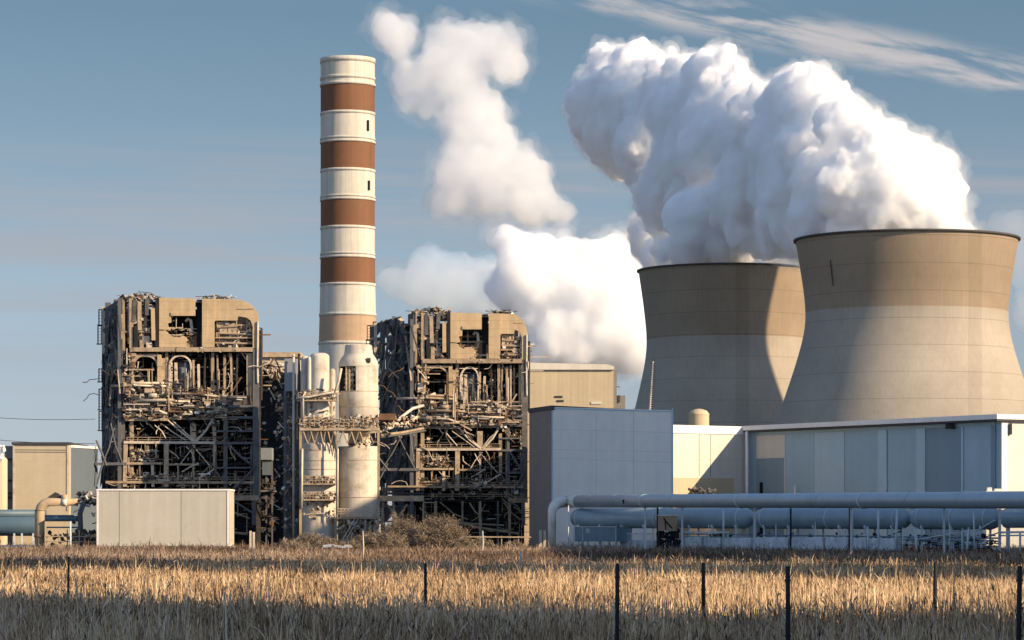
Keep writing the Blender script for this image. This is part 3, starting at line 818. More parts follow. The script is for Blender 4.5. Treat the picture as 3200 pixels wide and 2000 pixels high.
    for k in range(130):
        u = rnd.uniform(285, 374) if k < 100 else rnd.uniform(470, 555); q = p(u, 704, rnd.uniform(.2, 2))
        hi = (1 - abs(u - 335) / 60) if u < 380 else .25
        q.z += rnd.uniform(-.3, .55) * max(.15, hi); b.m = rnd.choices(range(5), (3, 2, 2, 7, .5))[0]
        if rnd.random() < .5: b.chunk(q, rnd.uniform(.1, .6), .3, rnd.uniform(.1, .4))
        else: b.tube([q, q + Vector((rnd.uniform(-.6, .6), 0, rnd.uniform(.05, .4))), q + Vector((rnd.uniform(-1, 1), 0, rnd.uniform(-.1, .3)))], .035, 4)
    o = b.build('roof_wreckage', RUBBLE, t); o['kind'] = 'stuff'
    # loose cables and bent rods
    b = MB()
    for k in range(70):
        u, v = rnd.uniform(230, 600), rnd.uniform(840, 1150); q = p(u, v, rnd.uniform(-.5, .6)); b.m = rnd.choice((0, 1, 3, 3, 2))
        l = rnd.uniform(.8, 2.6); pts = [q]
        a = rnd.uniform(0, 6.28)
        for i in range(4):
            a += rnd.uniform(-.8, .8); pts.append(pts[-1] + Vector((math.cos(a) * l / 4, rnd.uniform(-.1, .1), math.sin(a) * l / 4)))
        b.tube(pts, rnd.uniform(.025, .07), 4)
    o = b.build('loose_cables', RUBBLE, t); o['kind'] = 'stuff'
    return t


idn = [(200, 200), (700, 700)]
ruin('ruined_boiler_house', 'burnt-out boiler house behind the low white shed, tan cladding torn open', 330.0, idn, [(600, 600), (1300, 1300)], 21, 9.5)
ruin('ruined_boiler_house', 'burnt-out boiler house between the pale vessels and the grey hall', 334.0,
     [(200, 836), (222, 870), (289, 980), (372, 1060), (404, 1092), (461, 1138), (506, 1182), (540, 1204), (597, 1233), (611, 1246), (620, 1252)],
     [(600, 640), (702, 737), (825, 852), (915, 945), (989, 1008), (1045, 1062), (1095, 1108), (1139, 1150), (1176, 1182), (1300, 1296)], 37, 13.0, False)
# ------------------------------------------------------------------ vessels between the ruins
rnd = random.Random(5)
M['cream'] = mat('cream_steel', (.56, .50, .41), .7, .10, .3, .22, fine=.05, dirt=((.20, .13, .08), .6, .8))
M['cream_clean'] = mat('cream_panel', (.60, .545, .45), .7, .05, .25, .08, fine=.03, lines=[(2, 2.4, .04, .12)])
M['grey_panel'] = mat('grey_panel', (.23, .25, .275), .65, .05, .2, .06, fine=.03)
M['white_trim'] = mat('white_trim', (.75, .73, .69), .6, .06, .5)
YV = 322.0
zv = lambda dy: D(0, dy, YV).z
xv = lambda dx: D(dx, 0, YV).x


def wrap(b, cx, r, z, h, pr=.05, n=40):
    b.lathe(cx, YV, [(r, z), (r + pr, z), (r + pr, z + h), (r, z + h)], n)


t = thing('absorber_vessel', 'broad cream vessel with a stepped domed top, on the right of its pair', 'process vessel', (xv(847), YV, 0))
c, r = xv(847), (895.4 - 798.6) / 2 * K / F * YV
b = MB(); b.lathe(c, YV, [(r, 0), (r, zv(1209)), (r, zv(1060)), (r * .985, zv(1055)), (r * .3, zv(1054))], 48); b.build('lower_shell', M['cream'], t)
b = MB(); b.lathe(c, YV, [(r * .5, zv(1054)), (r * .5, zv(1024)), (r * .95, zv(1022)), (r * .95, zv(926))], 48); b.build('middle_shell', M['cream'], t)
b = MB(); b.lathe(c, YV, [(r * .95, zv(925.5)), (r * .95, zv(866))], 48, a0=R(-95), a1=R(200)); b.build('upper_shell', M['cream'], t)
b = MB(); b.lathe(c, YV, [(r * .97, zv(867)), (r * .97, zv(862)), (r * .93, zv(855)), (r * .84, zv(846)), (r * .72, zv(838)), (r * .70, zv(836)), (r * .66, zv(818)), (r * .62, zv(815)), (.05, zv(814))], 48); b.build('domed_top', M['cream'], t)
b = MB(); b.lathe(c, YV, [(r * .6, zv(925)), (r * .6, zv(868))], 24); b.build('inner_core', M['near_black'], t)
for y in (926, 963, 1088, 1176):
    b = MB(); wrap(b, c, r * (.95 if y < 1000 else 1), zv(y), .06, .03); b.build('weld_band', M['rubble_tan'], t)
for a in (-40, -25, -62): 
    b = MB(); x = c + r * .62 * math.sin(R(a)); b.beam((x, YV - r * .75, zv(924)), (x, YV - r * .75, zv(868)), .18); b.build('pipe', M['rubble_tan'], t)
b = MB(); b.box(c + r * .45, c + r * .62, YV - r * .88, YV - r * .6, zv(858), zv(848)); b.build('hatch', M['dark_steel'], t)
b = MB()
for k in range(60):
    a = rnd.uniform(-.95, .2); b.m = rnd.randrange(4)
    b.chunk((c + r * .8 * math.sin(a), YV - r * .8 * math.cos(a), zv(rnd.uniform(868, 925))), rnd.uniform(.1, .4)) if a < -.15 else b.chunk((c + r * .98 * math.sin(a * 4), YV - r * .98 * abs(math.cos(a * 4)), zv(rnd.uniform(1040, 1060))), rnd.uniform(.1, .4))
o = b.build('debris', RUBBLE, t); o['kind'] = 'stuff'

t = thing('absorber_vessel', 'pale patched vessel with two slender drums on top, on the left of its pair', 'process vessel', (xv(755), YV + 1, 0))
c2, r2 = xv(756), 40.5 * K / F * YV
YW = YV - 1.5
b = MB(); b.lathe(c2, YW, [(r2, 0), (r2, zv(1052)), (r2 * .96, zv(1047)), (r2 * .4, zv(1046))], 40); b.build('lower_shell', M['cream'], t)
for y in (1065, 1090, 1110, 1168): b = MB(); b.lathe(c2, YW, [(r2, zv(y)), (r2 + .03, zv(y)), (r2 + .03, zv(y) + .06), (r2, zv(y) + .06)], 40); b.build('weld_band', M['rubble_tan'], t)
for cx, rr, y0, y1 in ((758, 23, 836, 1046), (722, 9, 842, 1046), (735, 5, 846, 1046), (787, 7, 872, 1046)):
    b = MB(); x = xv(cx); q = rr * K / F * YV; dy = -.6 if cx == 758 else (.3 if cx != 735 else -1.2)
    b.lathe(x, YW + dy, [(q, zv(y1)), (q, zv(y0 + 10)), (q * .92, zv(y0 + 5)), (q * .6, zv(y0 + 1)), (.02, zv(y0))], 24); b.build('drum', M['cream'], t)
b = MB()
for k in range(210):
    u, v = rnd.uniform(716, 792), rnd.choice((rnd.uniform(920, 945), rnd.uniform(930, 1000), rnd.uniform(985, 1010), rnd.uniform(1170, 1225)))
    b.m = rnd.choices(range(5), (5, 4, 3, 4, .3))[0]; q = D(u, v, YV - .9 - rnd.random()); q.y = YW - r2 - rnd.uniform(-.2, .25) if v > 1050 else YW - rnd.uniform(.6, 1.8)
    b.chunk(q, rnd.uniform(.06, .32), .25, rnd.uniform(.06, .36)) if rnd.random() < .6 else b.beam(q, q + Vector((rnd.uniform(-1, 1), 0, rnd.uniform(-.3, .3))), rnd.uniform(.05, .13))
o = b.build('fittings', RUBBLE, t); o['kind'] = 'stuff'

for v, u0, u1 in ((948, 711, 801), (1143, 714, 797), (1180, 716, 797)):      # walkways round the left vessel
    yq = YW - r2 - .75
    b = MB(); b.box(xv(u0), xv(u1), yq, YW - (1.2 if v < 1000 else r2 * .2), zv(v + 3), zv(v)); b.build('walkway', M['rubble_tan'], t)
    b = MB()
    for k in range(12): x = xv(u0 + (u1 - u0) * k / 11); b.beam((x, yq, zv(v)), (x, yq, zv(v - 17)), .06)
    for q in (6, 11, 17): b.beam((xv(u0), yq, zv(v - q)), (xv(u1), yq, zv(v - q + rnd.uniform(-1, 1))), .06)
    b.build('walkway_railing', M['tan_steel'], t)
    b = MB()
    for k in range(70): b.m = rnd.choices(range(5), (5, 4, 3, 4, .3))[0]; b.block((xv(rnd.uniform(u0, u1)), yq + rnd.uniform(.05, .6), zv(v - rnd.uniform(0, 14))), rnd.uniform(.06, .3), .2, rnd.uniform(.06, .4))
    o = b.build('walkway_clutter', RUBBLE, t); o['kind'] = 'stuff'
for pts, rr in (([(700, 940), (730, 938), (770, 930), (800, 925)], .12), ([(716, 1000), (716, 935), (722, 925)], .1), ([(790, 930), (800, 900), (806, 870)], .14), ([(712, 1200), (714, 1060)], .12), ([(797, 1215), (798, 1060)], .1)):
    b = MB(); b.tube([D(u, v_, YV - 4.2) for u, v_ in pts], rr, 8); b.build('pipe', M['rubble_pale'], t)

t = thing('panel_tower', 'narrow steel tower topped with grey sheet panels, beside the pale vessels', 'tower', (xv(685), YV + 2, 0))
b = MB(); b.box(xv(671), xv(699), YV + .6, YV + 4, zv(923), zv(846)); b.build('panel_head', M['grey_panel'], t)
for u in (672, 698):
    for y in (YV + .7, YV + 3.8):
        b = MB(); b.beam((xv(u), y, 0), (xv(u), y, zv(923)), .3); b.build('leg', M['grey_steel'], t)
for v in (950, 1000, 1050, 1100, 1150, 1200, 1245):
    b = MB(); b.beam((xv(664), YV + .6, zv(v)), (xv(702), YV + .6, zv(v)), .18); b.beam((xv(672), YV + .7, zv(v)), (xv(698), YV + .7, zv(v + 48)), .12); b.build('cross_brace', M['grey_steel'], t)
b = MB(); b.box(xv(674), xv(697), YV + 2.2, YV + 2.6, 0, zv(924)); b.build('core_wall', M['burnt'], t)
b = MB()
for k in range(150):
    u, v = rnd.uniform(655, 712), rnd.uniform(925, 1250); b.m = rnd.choices(range(5), (3, 3, 2, 4, 1.2))[0]
    q = D(u, v, YV + rnd.uniform(.2, 1.5)); b.chunk(q, rnd.uniform(.08, .5), .3, rnd.uniform(.08, .6)) if rnd.random() < .6 else b.beam(q, q + Vector((rnd.uniform(-.8, .8), 0, rnd.uniform(-.8, .8))), .08)
o = b.build('fittings', RUBBLE, t); o['kind'] = 'stuff'
for u, v0, v1, lab in ((694, 842, 1262, 'thin steel pole rising past the grey panel tower'), (707, 840, 1266, 'thin dark pole between the grey panel tower and the pale vessels')):
    b = MB(); b.tube([(xv(u), YV - .3, 0), (xv(u), YV - .3, zv(v0))], .12, 8); b.tube([(xv(u), YV - .3, zv(v0)), (xv(u), YV - .3, zv(v0) + .2)], [.2, .1], 8)
    tag(b.build('steel_pole', M['cream'] if u == 694 else M['dark_steel']), lab, 'pole')

t = thing('access_platform', 'long rusty access platform with railings round the pale vessels', 'platform', (xv(806), YV - 3, 0))
yp0, yp1 = YV - r - 2.1, YV - r + .2
for y in (1016, ):
    b = MB(); b.box(xv(714), xv(899), yp0, yp1, zv(1020), zv(1013)); b.build('deck', M['rubble_tan'], t)
b = MB()
for k in range(9):
    u0, u1 = 720 + k * 19.5 + rnd.uniform(-5, 5), 720 + (k + 1) * 19.5 + rnd.uniform(-5, 5)
    b.beam((xv(u0), yp0 + .15, zv(1020)), (xv((u0 + u1) / 2), yp0 + .3, zv(1050)), .10); b.beam((xv((u0 + u1) / 2), yp0 + .3, zv(1050)), (xv(u1), yp0 + .15, zv(1020)), .08)
b.build('truss', M['tan_steel'], t)
for v, w in ((1008, .07), (1001, .07), (994, .08)):
    b = MB(); b.beam((xv(714), yp0, zv(v)), (xv(899), yp0, zv(v)), w); b.build('handrail', M['tan_steel'], t)
for k in range(17):
    b = MB(); u = 715 + k * 11.4; b.beam((xv(u), yp0, zv(1013)), (xv(u), yp0, zv(993 - (10 if k % 6 == 1 else 0))), .09); b.build('post', M['tan_steel'], t)
for u in (716, 800, 898):
    b = MB(); b.beam((xv(u), yp0 + .2, 0), (xv(u), yp0 + .2, zv(1018)), .24 if u != 800 else .1); b.build('leg', M['tan_steel'], t)
b = MB()
for k in range(230):
    u, v = rnd.uniform(714, 900), rnd.uniform(985, 1013); b.m = rnd.choices(range(5), (5, 3, 4, 4, .5))[0]
    b.block((xv(u), rnd.uniform(yp0, yp1), zv(v)), rnd.uniform(.06, .35), .2, rnd.uniform(.06, .4)) if rnd.random() < .7 else b.beam((xv(u), yp0 - .1, zv(v)), (xv(u + rnd.uniform(-14, 14)), yp0 - .1, zv(v + rnd.uniform(-10, 10))), .06)
o = b.build('clutter', RUBBLE, t); o['kind'] = 'stuff'

t = thing('service_platform', 'low railed platform at the foot of the broad cream vessel', 'platform', (xv(850), YV - 4, 0))
b = MB(); b.box(xv(792), xv(906), YV - r - 1.4, YV - r + .1, zv(1226), zv(1221)); b.build('deck', M['tan_steel'], t)
b = MB()
for k in range(15): b.beam((xv(794 + k * 8), YV - r - 1.4, zv(1221)), (xv(794 + k * 8), YV - r - 1.4, zv(1202)), .07)
for v in (1202, 1208, 1214): b.beam((xv(792), YV - r - 1.4, zv(v)), (xv(906), YV - r - 1.4, zv(v)), .07)
b.build('railing', M['rubble_pale'], t)
for u in (796, 830, 866, 904):
    b = MB(); b.beam((xv(u), YV - r - 1.2, 0), (xv(u), YV - r - 1.2, zv(1221)), .2); b.build('leg', M['tan_steel'], t)
b = MB(); b.beam((xv(800), YV - r - 1.6, .4), (xv(842), YV - r - 1.5, zv(1226)), .3, .1); b.beam((xv(808), YV - r - 1.6, .4), (xv(850), YV - r - 1.5, zv(1226)), .08); b.build('stair', M['rubble_pale'], t)
b = MB()
for k in range(120):
    u, v = rnd.uniform(800, 900), rnd.uniform(1228, 1262); b.m = rnd.choices(range(5), (4, 4, 2, 4, 2))[0]
    b.chunk((xv(u), YV - r - rnd.uniform(.2, 1.3), zv(v)), rnd.uniform(.06, .35), .2, rnd.uniform(.06, .5))
o = b.build('clutter', RUBBLE, t); o['kind'] = 'stuff'

# bridges from the vessels to the second ruin
t = thing('pipe_bridge', 'rusty pipe bridge from the vessel platform to the second ruin', 'pipe bridge', (xv(940), YV, 0))
for pts, rr, m in (([(897, 1000), (935, 1002), (960, 1000), (985, 985)], .14, 'rubble_pale'), ([(897, 1020), (925, 1010), (948, 985), (975, 965), (1000, 958)], .16, 'cream'), ([(900, 1028), (950, 1022), (1000, 1012)], .15, 'tan_steel'), ([(900, 1033), (955, 1026), (1005, 1017)], .1, 'grey_steel'), ([(897, 985), (935, 985)], .12, 'rubble_rust')):
    b = MB(); b.tube([D(u, v, YV + .6 + (u - 897) * .06) for u, v in pts], rr, 8); b.build('pipe', M[m], t)
b = MB(); b.box(xv(896), xv(935), YV - 1.2, YV, zv(993), zv(978)); b.build('valve_deck', M['rubble_rust'], t)
b = MB()
for k in range(80):
    u = rnd.uniform(897, 985); v = 1000 + rnd.uniform(-18, 10); b.m = rnd.choices(range(5), (5, 3, 4, 2, .5))[0]
    b.chunk(D(u, v, YV + .2), rnd.uniform(.06, .35), .2, rnd.uniform(.06, .35))
o = b.build('fittings', RUBBLE, t); o['kind'] = 'stuff'
t = thing('girder_bridge', 'deep tan girder bridge under the second ruin', 'bridge', (xv(950), YV, 0))
b = MB(); b.box(xv(897), xv(1001), YV - .2, YV + 1, zv(1184), zv(1171)); b.build('girder', M['rubble_tan'], t)
b = MB(); b.box(xv(905), xv(1001), YV + .1, YV + 2, zv(1168), zv(1163)); b.build('walkway', M['dark_steel'], t)
b = MB()
for k in range(14): b.beam((xv(903 + k * 7.4), YV, zv(1163)), (xv(903 + k * 7.4), YV, zv(1152)), .06)
b.beam((xv(903), YV, zv(1152)), (xv(1001), YV, zv(1152)), .07); b.beam((xv(903), YV, zv(1157)), (xv(1001), YV, zv(1157)), .05); b.build('railing', M['dark_steel'], t)
for a, q in (((930, 1240), (962, 1190)), ((912, 1190), (935, 1215)), ((905, 1186), (905, 1250))):
    b = MB(); b.tube([D(*a, YV + .3), D(*q, YV + .3)], .13, 6); b.build('strut', M['tan_steel'], t)
for u in (903, 930, 1000):
    b = MB(); b.beam((xv(u), YV + .4, 0), (xv(u), YV + .4, zv(1180)), .2); b.build('leg', M['tan_steel'], t)

# ------------------------------------------------------------------ halls and sheds
M['shed'] = mat('pale_shed_sheet', (.48, .45, .385), .7, .05, .12, .08, fine=.03, ribs=(2, .35, .012), dirt=((.45, .38, .28), .3, .25))
M['beige'] = mat('beige_sheet', (.50, .415, .285), .75, .05, .15, .06, fine=.03, ribs=(2, .4, .012))
M['slate'] = mat('slate_blue_sheet', (.12, .15, .18), .6, .06, .2, .05, fine=.03, ribs=(0, .35, .01))
M['hall_grey'] = mat('hall_grey_sheet', (.78, .72, .64), .55, .05, .12, .05, fine=.03, ribs=(0, .33, .008))
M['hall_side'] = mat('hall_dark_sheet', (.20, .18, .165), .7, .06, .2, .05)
M['hall_white'] = mat('hall_white_sheet', (.58, .55, .485), .65, .04, .12, .06, fine=.03, lines=[(2, 3.4, .05, .18)])
M['tan_wall'] = mat('tan_sheet_wall', (.50, .40, .26), .75, .05, .2, .10, fine=.03, ribs=(0, .5, .02))
M['roof_dark'] = mat('roof_edge_dark', (.05, .05, .055), .7)
M['joint_pale'] = mat('pale_panel_joint', (.60, .565, .51), .8)
M['joint'] = mat('panel_joint', (.13, .145, .155), .8)
M['blue_light'] = mat('pale_blue_sheet', (.39, .52, .58), .6, .05, .12, .05, fine=.03)
M['blue_mid'] = mat('mid_blue_sheet', (.305, .43, .50), .6, .05, .12, .05, fine=.03)
M['blue_dark'] = mat('dark_blue_sheet', (.19, .27, .33), .6, .05, .12, .05, fine=.03)

# low white shed in front of the first ruin
YS = 300.0
t = thing('low_shed', 'low white flat-roofed shed standing in dry grass before the first ruin', 'shed', (D(385, 0, YS).x, YS, 0))
x0, x1, zt = D(229, 0, YS).x, D(540, 0, YS).x, D(0, 1159, YS).z
b = MB(); b.box(x0, x1, YS, YS + 6, 0.9, zt); b.build('wall', M['shed'], t)
b = MB(); b.box(x0 - .06, x1 + .06, YS - .08, YS + 6.1, zt, zt + .16); b.build('roof', M['white_trim'], t)
for u in (230.5, 538.5):
    b = MB(); b.box(D(u - 2, 0, YS).x, D(u + 2, 0, YS).x, YS - .05, YS - .004, .9, zt); b.build('corner_trim', M['white_trim'], t)
for u in (282, 428):
    b = MB(); x = D(u * 1.0, 0, YS).x; b.box(x - .02, x + .02, YS - .012, YS - .003, .9, zt); b.build('panel_joint', M['joint'], t)
b = MB(); b.box(x0 - .03, x1 + .35, YS - .25, YS + 6, 0, .88); b.build('plinth', M['cream'], t)
b = MB(); b.box(x0, x1, YS - .02, YS - .004, .88, .93); b.build('drip_edge', M['joint'], t)

# beige hall and slate wing far west
t = thing('beige_hall', 'beige sheet-metal hall with a dark roof edge behind the bent pipe', 'hall', (D(97, 0, 322).x, 322, 0))
xa, xb = D(30, 0, 322).x, D(163, 0, 322).x; zt = D(0, 1050, 322).z; zb = D(0, 1206, 322).z
b = MB(); b.prism_z([(xa, 322), (xb, 322), (xb, 336), (xa - 1.2, 336)], 0, zt); b.build('wall', M['beige'], t)
b = MB(); b.prism_z([(xa - .1, 321.8), (xb + .1, 321.8), (xb + .1, 336.2), (xa - 1.4, 336.2)], zt + .003, zt + .24); b.build('roof_edge', M['roof_dark'], t)
for v in (1062, 1067):
    b = MB(); b.beam((xa, 321.97, D(0, v, 322).z), (xb, 321.97, D(0, v + 1, 322).z), .05, .05); b.build('gutter_line', M['hall_side'], t)
for x in (xa + .12, xb - .12):
    b = MB(); b.box(x - .1, x + .1, 321.93, 321.996, zb, zt); b.build('corner_trim', M['cream'], t)
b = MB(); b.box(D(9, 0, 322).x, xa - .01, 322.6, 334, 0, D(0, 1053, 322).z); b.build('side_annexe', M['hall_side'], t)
for v in (1085, 1135, 1165, 1175):
    b = MB(); b.box(xa - .75, xa - .02, 322.3, 322.6, D(0, v, 322).z - .1, D(0, v, 322).z + .1); b.build('wall_bracket', M['dark_steel'], t)
t = thing('slate_wing', 'slate blue sheet-metal wing with white roof edge beside the first ruin', 'hall', (D(190, 0, 322).x, 326, 0))
xa, xb = D(163.8, 0, 323).x, D(222, 0, 328).x; zt = D(0, 1056, 322).z
b = MB(); b.prism_z([(xa, 323), (xb, 331), (xb - 6, 338), (xa - .1, 332)], 2.2, zt); b.build('wall', M['slate'], t)
b = MB(); b.prism_z([(xa - .02, 322.9), (xb + .1, 330.8), (xb - 6, 338.2), (xa - .2, 332)], zt + .003, zt + .25); b.build('roof_edge', M['white_trim'], t)
b = MB(); b.prism_z([(xa, 323.4), (xb - .2, 331), (xb - 6, 337), (xa, 332)], 0, 2.19); b.build('undercroft', M['near_black'], t)
t = thing('cream_silo', 'slim cream silo cut off by the picture edge, with white pipework on top', 'silo', (D(2, 0, 318).x, 318, 0))
b = MB(); b.lathe(D(-4, 0, 318).x, 319, [(.78, 0), (.78, D(0, 1085, 318).z), (.5, D(0, 1078, 318).z), (.02, D(0, 1076, 318).z)], 24); b.build('shell', M['beige'], t)
b = MB()
for k in range(14): b.chunk(D(rnd.uniform(-6, 10), rnd.uniform(1054, 1085), 318), rnd.uniform(.15, .5))
o = b.build('pipework', M['white_scrap'], t); o['kind'] = 'stuff'

# buildings glimpsed behind
t = thing('back_hall', 'beige hall roof showing between the first ruin and the pale vessels', 'hall', (D(655, 0, 352).x, 352, 0))
xa, xb = D(600, 0, 352).x, D(705, 0, 352).x; z = lambda v: D(0, v, 352).z
b = MB(); b.box(xa, xb, 352, 362, z(872), z(846)); b.build('wall', M['cream'], t)
b = MB(); b.box(xa, xb + .2, 351.6, 362, z(844), z(832)); b.build('fascia', M['rubble_tan'], t)
b = MB(); b.box(xa, xb, 352.3, 362, 0, z(873)); b.build('open_storey', M['near_black'], t)  # solid box; the dark of its openings is put into the colour
b = MB()
for k in range(120):
    u, v = rnd.uniform(618, 668), rnd.choice((rnd.uniform(858, 880), rnd.uniform(880, 1240))); b.m = rnd.choices(range(5), (3, 3, 2, 4, 1.5))[0]
    b.chunk(D(u, v, 351.5), rnd.uniform(.08, .5), .3, rnd.uniform(.08, .6)) if rnd.random() < .6 else b.beam(D(u, v, 351.4), D(u + rnd.uniform(-20, 20), v + rnd.choice((0, rnd.uniform(-30, 30))), 351.4), .14)
o = b.build('broken_fittings', RUBBLE, t); o['kind'] = 'stuff'
t = thing('switch_cabin', 'grey cabin boxes on legs between the first ruin and panel tower', 'cabin', (D(632, 0, 338).x, 338, 0))
cx = lambda u: D(u, 0, 338).x
cv = lambda v: D(0, v, 338).z
b = MB(); b.box(cx(613), cx(642), 338, 340.5, cv(1086), cv(1058)); b.build('upper_box', M['grey_panel'], t)
b = MB(); b.box(cx(619), cx(640), 338.3, 340, cv(1122), cv(1091)); b.build('shutter_box', M['slate'], t)
b = MB(); b.box(cx(611), cx(648), 337.5, 341, cv(1162), cv(1158)); b.build('canopy', M['hall_side'], t)
for u in (613, 628, 642):
    b = MB(); b.beam((cx(u), 338.6, 0), (cx(u), 338.6, cv(1086)), .16); b.build('leg', M['grey_steel'], t)
b = MB()
for k in range(90):
    u, v = rnd.uniform(612, 650), rnd.uniform(1125, 1255); b.m = rnd.choices(range(3), (4, 3, 2))[0]; q = D(u, v, 338 + rnd.random() * 2)
    b.block(q, rnd.uniform(.1, .5), .3, rnd.uniform(.1, .6)) if rnd.random() < .5 else b.beam(q, q + Vector((rnd.choice((0, rnd.uniform(-1, 1))), 0, rnd.uniform(-.8, .8))), .08)
o = b.build('switchgear', [M['dark_steel'], M['grey_steel'], M['rubble_rust']], t); o['kind'] = 'stuff'

t = thing('tan_hall', 'tan ribbed hall with a pale roof behind the second ruin', 'hall', (D(1350, 0, 372).x, 372, 0))
xa, xb = D(1225, 0, 372).x, D(1449, 0, 372).x; z = lambda v: D(0, v, 372).z
b = MB(); b.box(xa, xb, 372, 392, 0, z(874)); b.build('wall', M['tan_wall'], t)
b = MB(); b.prism_y([(xa - 1, z(873.5)), (xb + .1, z(873.5)), (xb + .1, z(866)), (xb - .6, z(861)), (xa - 1, z(856))], 371.7, 392.2); b.build('roof', M['cream_clean'], t)
b = MB(); b.box(xb + .004, xb + .42, 372.4, 391, 0, z(874)); b.build('side_wall', M['hall_side'], t)
for u0, u1, v0, v1, m in ((1311, 1329, 935, 939, 'dark_steel'), (1316, 1332, 945, 949, 'dark_steel'), (1396, 1421, 949, 955, 'cream_clean')):
    b = MB(); b.box(D(u0, 0, 372).x, D(u1, 0, 372).x, 371.9, 371.997, z(v1), z(v0)); b.build('louvre', M[m], t)
t = thing('roof_plant', 'small dark roof plant box at the far end of the tan hall', 'plant room', (D(1467, 0, 390).x, 390, 0))
b = MB(); b.box(D(1452, 0, 388).x, D(1477, 0, 388).x, 388, 392, 0, D(0, 934, 388).z); b.build('casing', M['hall_side'], t)
b = MB(); b.beam(D(1454, 934, 387.8), D(1454, 905, 387.8), .12); b.beam(D(1454, 912, 387.8), D(1464, 915, 387.8), .1); b.beam(D(1462, 950, 387.8), D(1462, 934, 387.8), .3); b.build('antenna', M['dark_steel'], t)

# grey hall, obtuse-cornered, its sheet front shaded by an added block out of view
t = thing('grey_hall', 'big windowless blue-grey sheet hall right of the second ruin', 'hall', (14, 318, 0))
A = at(1654, 0, 318).xy; Bc = at(1724, 0, 310).xy; Cc = at(2104, 0, 311.5).xy
zt = at(0, 1272, 310).z
back = [(Cc[0] + 2, 330), (A[0] + 1, 333)]
b = MB(); b.prism_z([tuple(Bc), tuple(Cc), (Cc[0] + .1, 328), (A[0] + 6, 330)], 0, [zt, zt - .28, zt - .28, zt]); b.build('front_wall', M['hall_grey'], t)
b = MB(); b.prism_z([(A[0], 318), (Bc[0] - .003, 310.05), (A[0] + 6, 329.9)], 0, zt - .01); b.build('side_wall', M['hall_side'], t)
b = MB(); b.prism_z([(A[0] - .1, 318), (Bc[0] - .02, 309.8), (Cc[0] + .1, 318.2), (Cc[0] + .15, 328.2), (A[0] + 6, 330.2)], zt - .3, [zt + .16, zt + .16, zt - .12, zt - .12, zt + .16]); b.build('roof_edge', M['roof_dark'], t)
fd = (Vector(Cc) - Vector(Bc)); fdn = fd.normalized(); fn = Vector((fdn.y, -fdn.x))
def onfront(px):
    k = (px - 1600) / F; s = (Bc[0] - k * Bc[1]) / (k * fd.y - fd.x); return Vector(Bc) + fd * s
for px in (1863, 1980):
    q = onfront(px) + fn * .004; b = MB(); b.beam((*q, 0), (*q, zt), .05, .012); b.build('panel_joint', M['joint_pale'], t)
for pya, pyb in ((1342, 1352), (1405, 1412), (1431, 1446)):
    q0, q1 = Vector(Bc) + fn * .004, Vector(Cc) + fn * .004
    b = MB(); b.beam((*q0, at(0, pya, Bc[1]).z), (*q1, at(0, pyb, Cc[1]).z), .012, .04); b.build('panel_joint', M['joint_pale'], t)
for q in (Vector(Bc) + fdn * .05, Vector(Cc) - fdn * .1):
    b = MB(); b.beam((*(q + fn * .03), 0), (*(q + fn * .03), zt - .02), .13, .05); b.build('corner_trim', M['blue_light'], t)
q0, q1 = Vector(Bc) + fn * .03, Vector(Cc) + fn * .03
b = MB(); b.beam((*q0, zt - .12), (*q1, zt - .40), .05, .1); b.build('top_trim', M['blue_light'], t)

# sunlit white hall front and the long blue hall that runs towards the field
LA, LB = Vector((26.6, 345.0)), Vector((49.0, 308.0))
t = thing('white_hall', 'sunlit white hall wall with a slanting shadow, right of the grey hall', 'hall', (22, 342, 0))
W0, W1 = Vector((17.2, 338.0)), Vector((26.55, 345.0))
zt = at(0, 1330, 341).z
b = MB(); b.prism_z([tuple(W0), tuple(W1), (W1.x, 352), (W0.x, 352)], 0, zt); b.build('wall', M['hall_white'], t)
wd = (W1 - W0).normalized(); wnm = Vector((wd.y, -wd.x))
q0, q1 = W0 + wnm * .06, W1 + wnm * .06
b = MB(); b.beam((*q0, zt - .45), (*q1, zt - .45), .1, .9); b.build('fascia', M['white_trim'], t)
q0, q1 = W0 + wnm * .02, W0 + wd * 9.5 + wnm * .02
b = MB(); b.beam((*q0, 4.2), (*q1, 4.2), .03, 8.0); b.build('base_panel', M['beige'], t)
for dpx in (.38, .52):
    q = W0 + (W1 - W0) * dpx + wnm * .012; b = MB(); b.beam((*q, 8.4), (*q, zt - .9), .05, .02); b.build('panel_joint', M['joint'], t)

t = thing('long_hall', 'long low hall of blue-grey panels under a broad white roof edge', 'hall', (38, 330, 0))
hd = (LB - LA); hdn = hd.normalized(); hn = Vector((hdn.y, -hdn.x))          # hn points out of the shaded front
end = Vector((.855, .518))
ztl = at(0, 1352, 345).z
def onhall(px):
    k = (px - 1600) / F; s = (LA.x - k * LA.y) / (k * hd.y - hd.x); return LA + hd * s
b = MB(); b.prism_z([tuple(LA), tuple(LB), tuple(LB + end * 30), tuple(LA + end * 30)], 0, ztl); b.build('core_wall', M['blue_mid'], t)
def bay(p0, p1, z0, z1, m, off=.05, nm='wall_panel'):
    q0, q1 = onhall(p0) + hn * off / 2, onhall(p1) + hn * off / 2
    b = MB(); b.beam((*q0, (z0 + z1) / 2), (*q1, (z0 + z1) / 2), off, z1 - z0); return b.build(nm, M[m], t)
zu = at(0, 1432, 342).z
bay(2365, 2452, zu, ztl - .4, 'hall_white', .06); bay(2365, 2452, 0, zu - .004, 'blue_dark', .06)
for p0, p1, m in ((2455, 2541, 'blue_mid'), (2545, 2637, 'blue_light'), (2641, 2744, 'blue_mid'), (2776, 2864, 'blue_mid'), (2896, 3006, 'blue_dark'), (3014, 3098, 'blue_mid')):
    bay(p0, p1, 0, ztl - .35, m, .05)
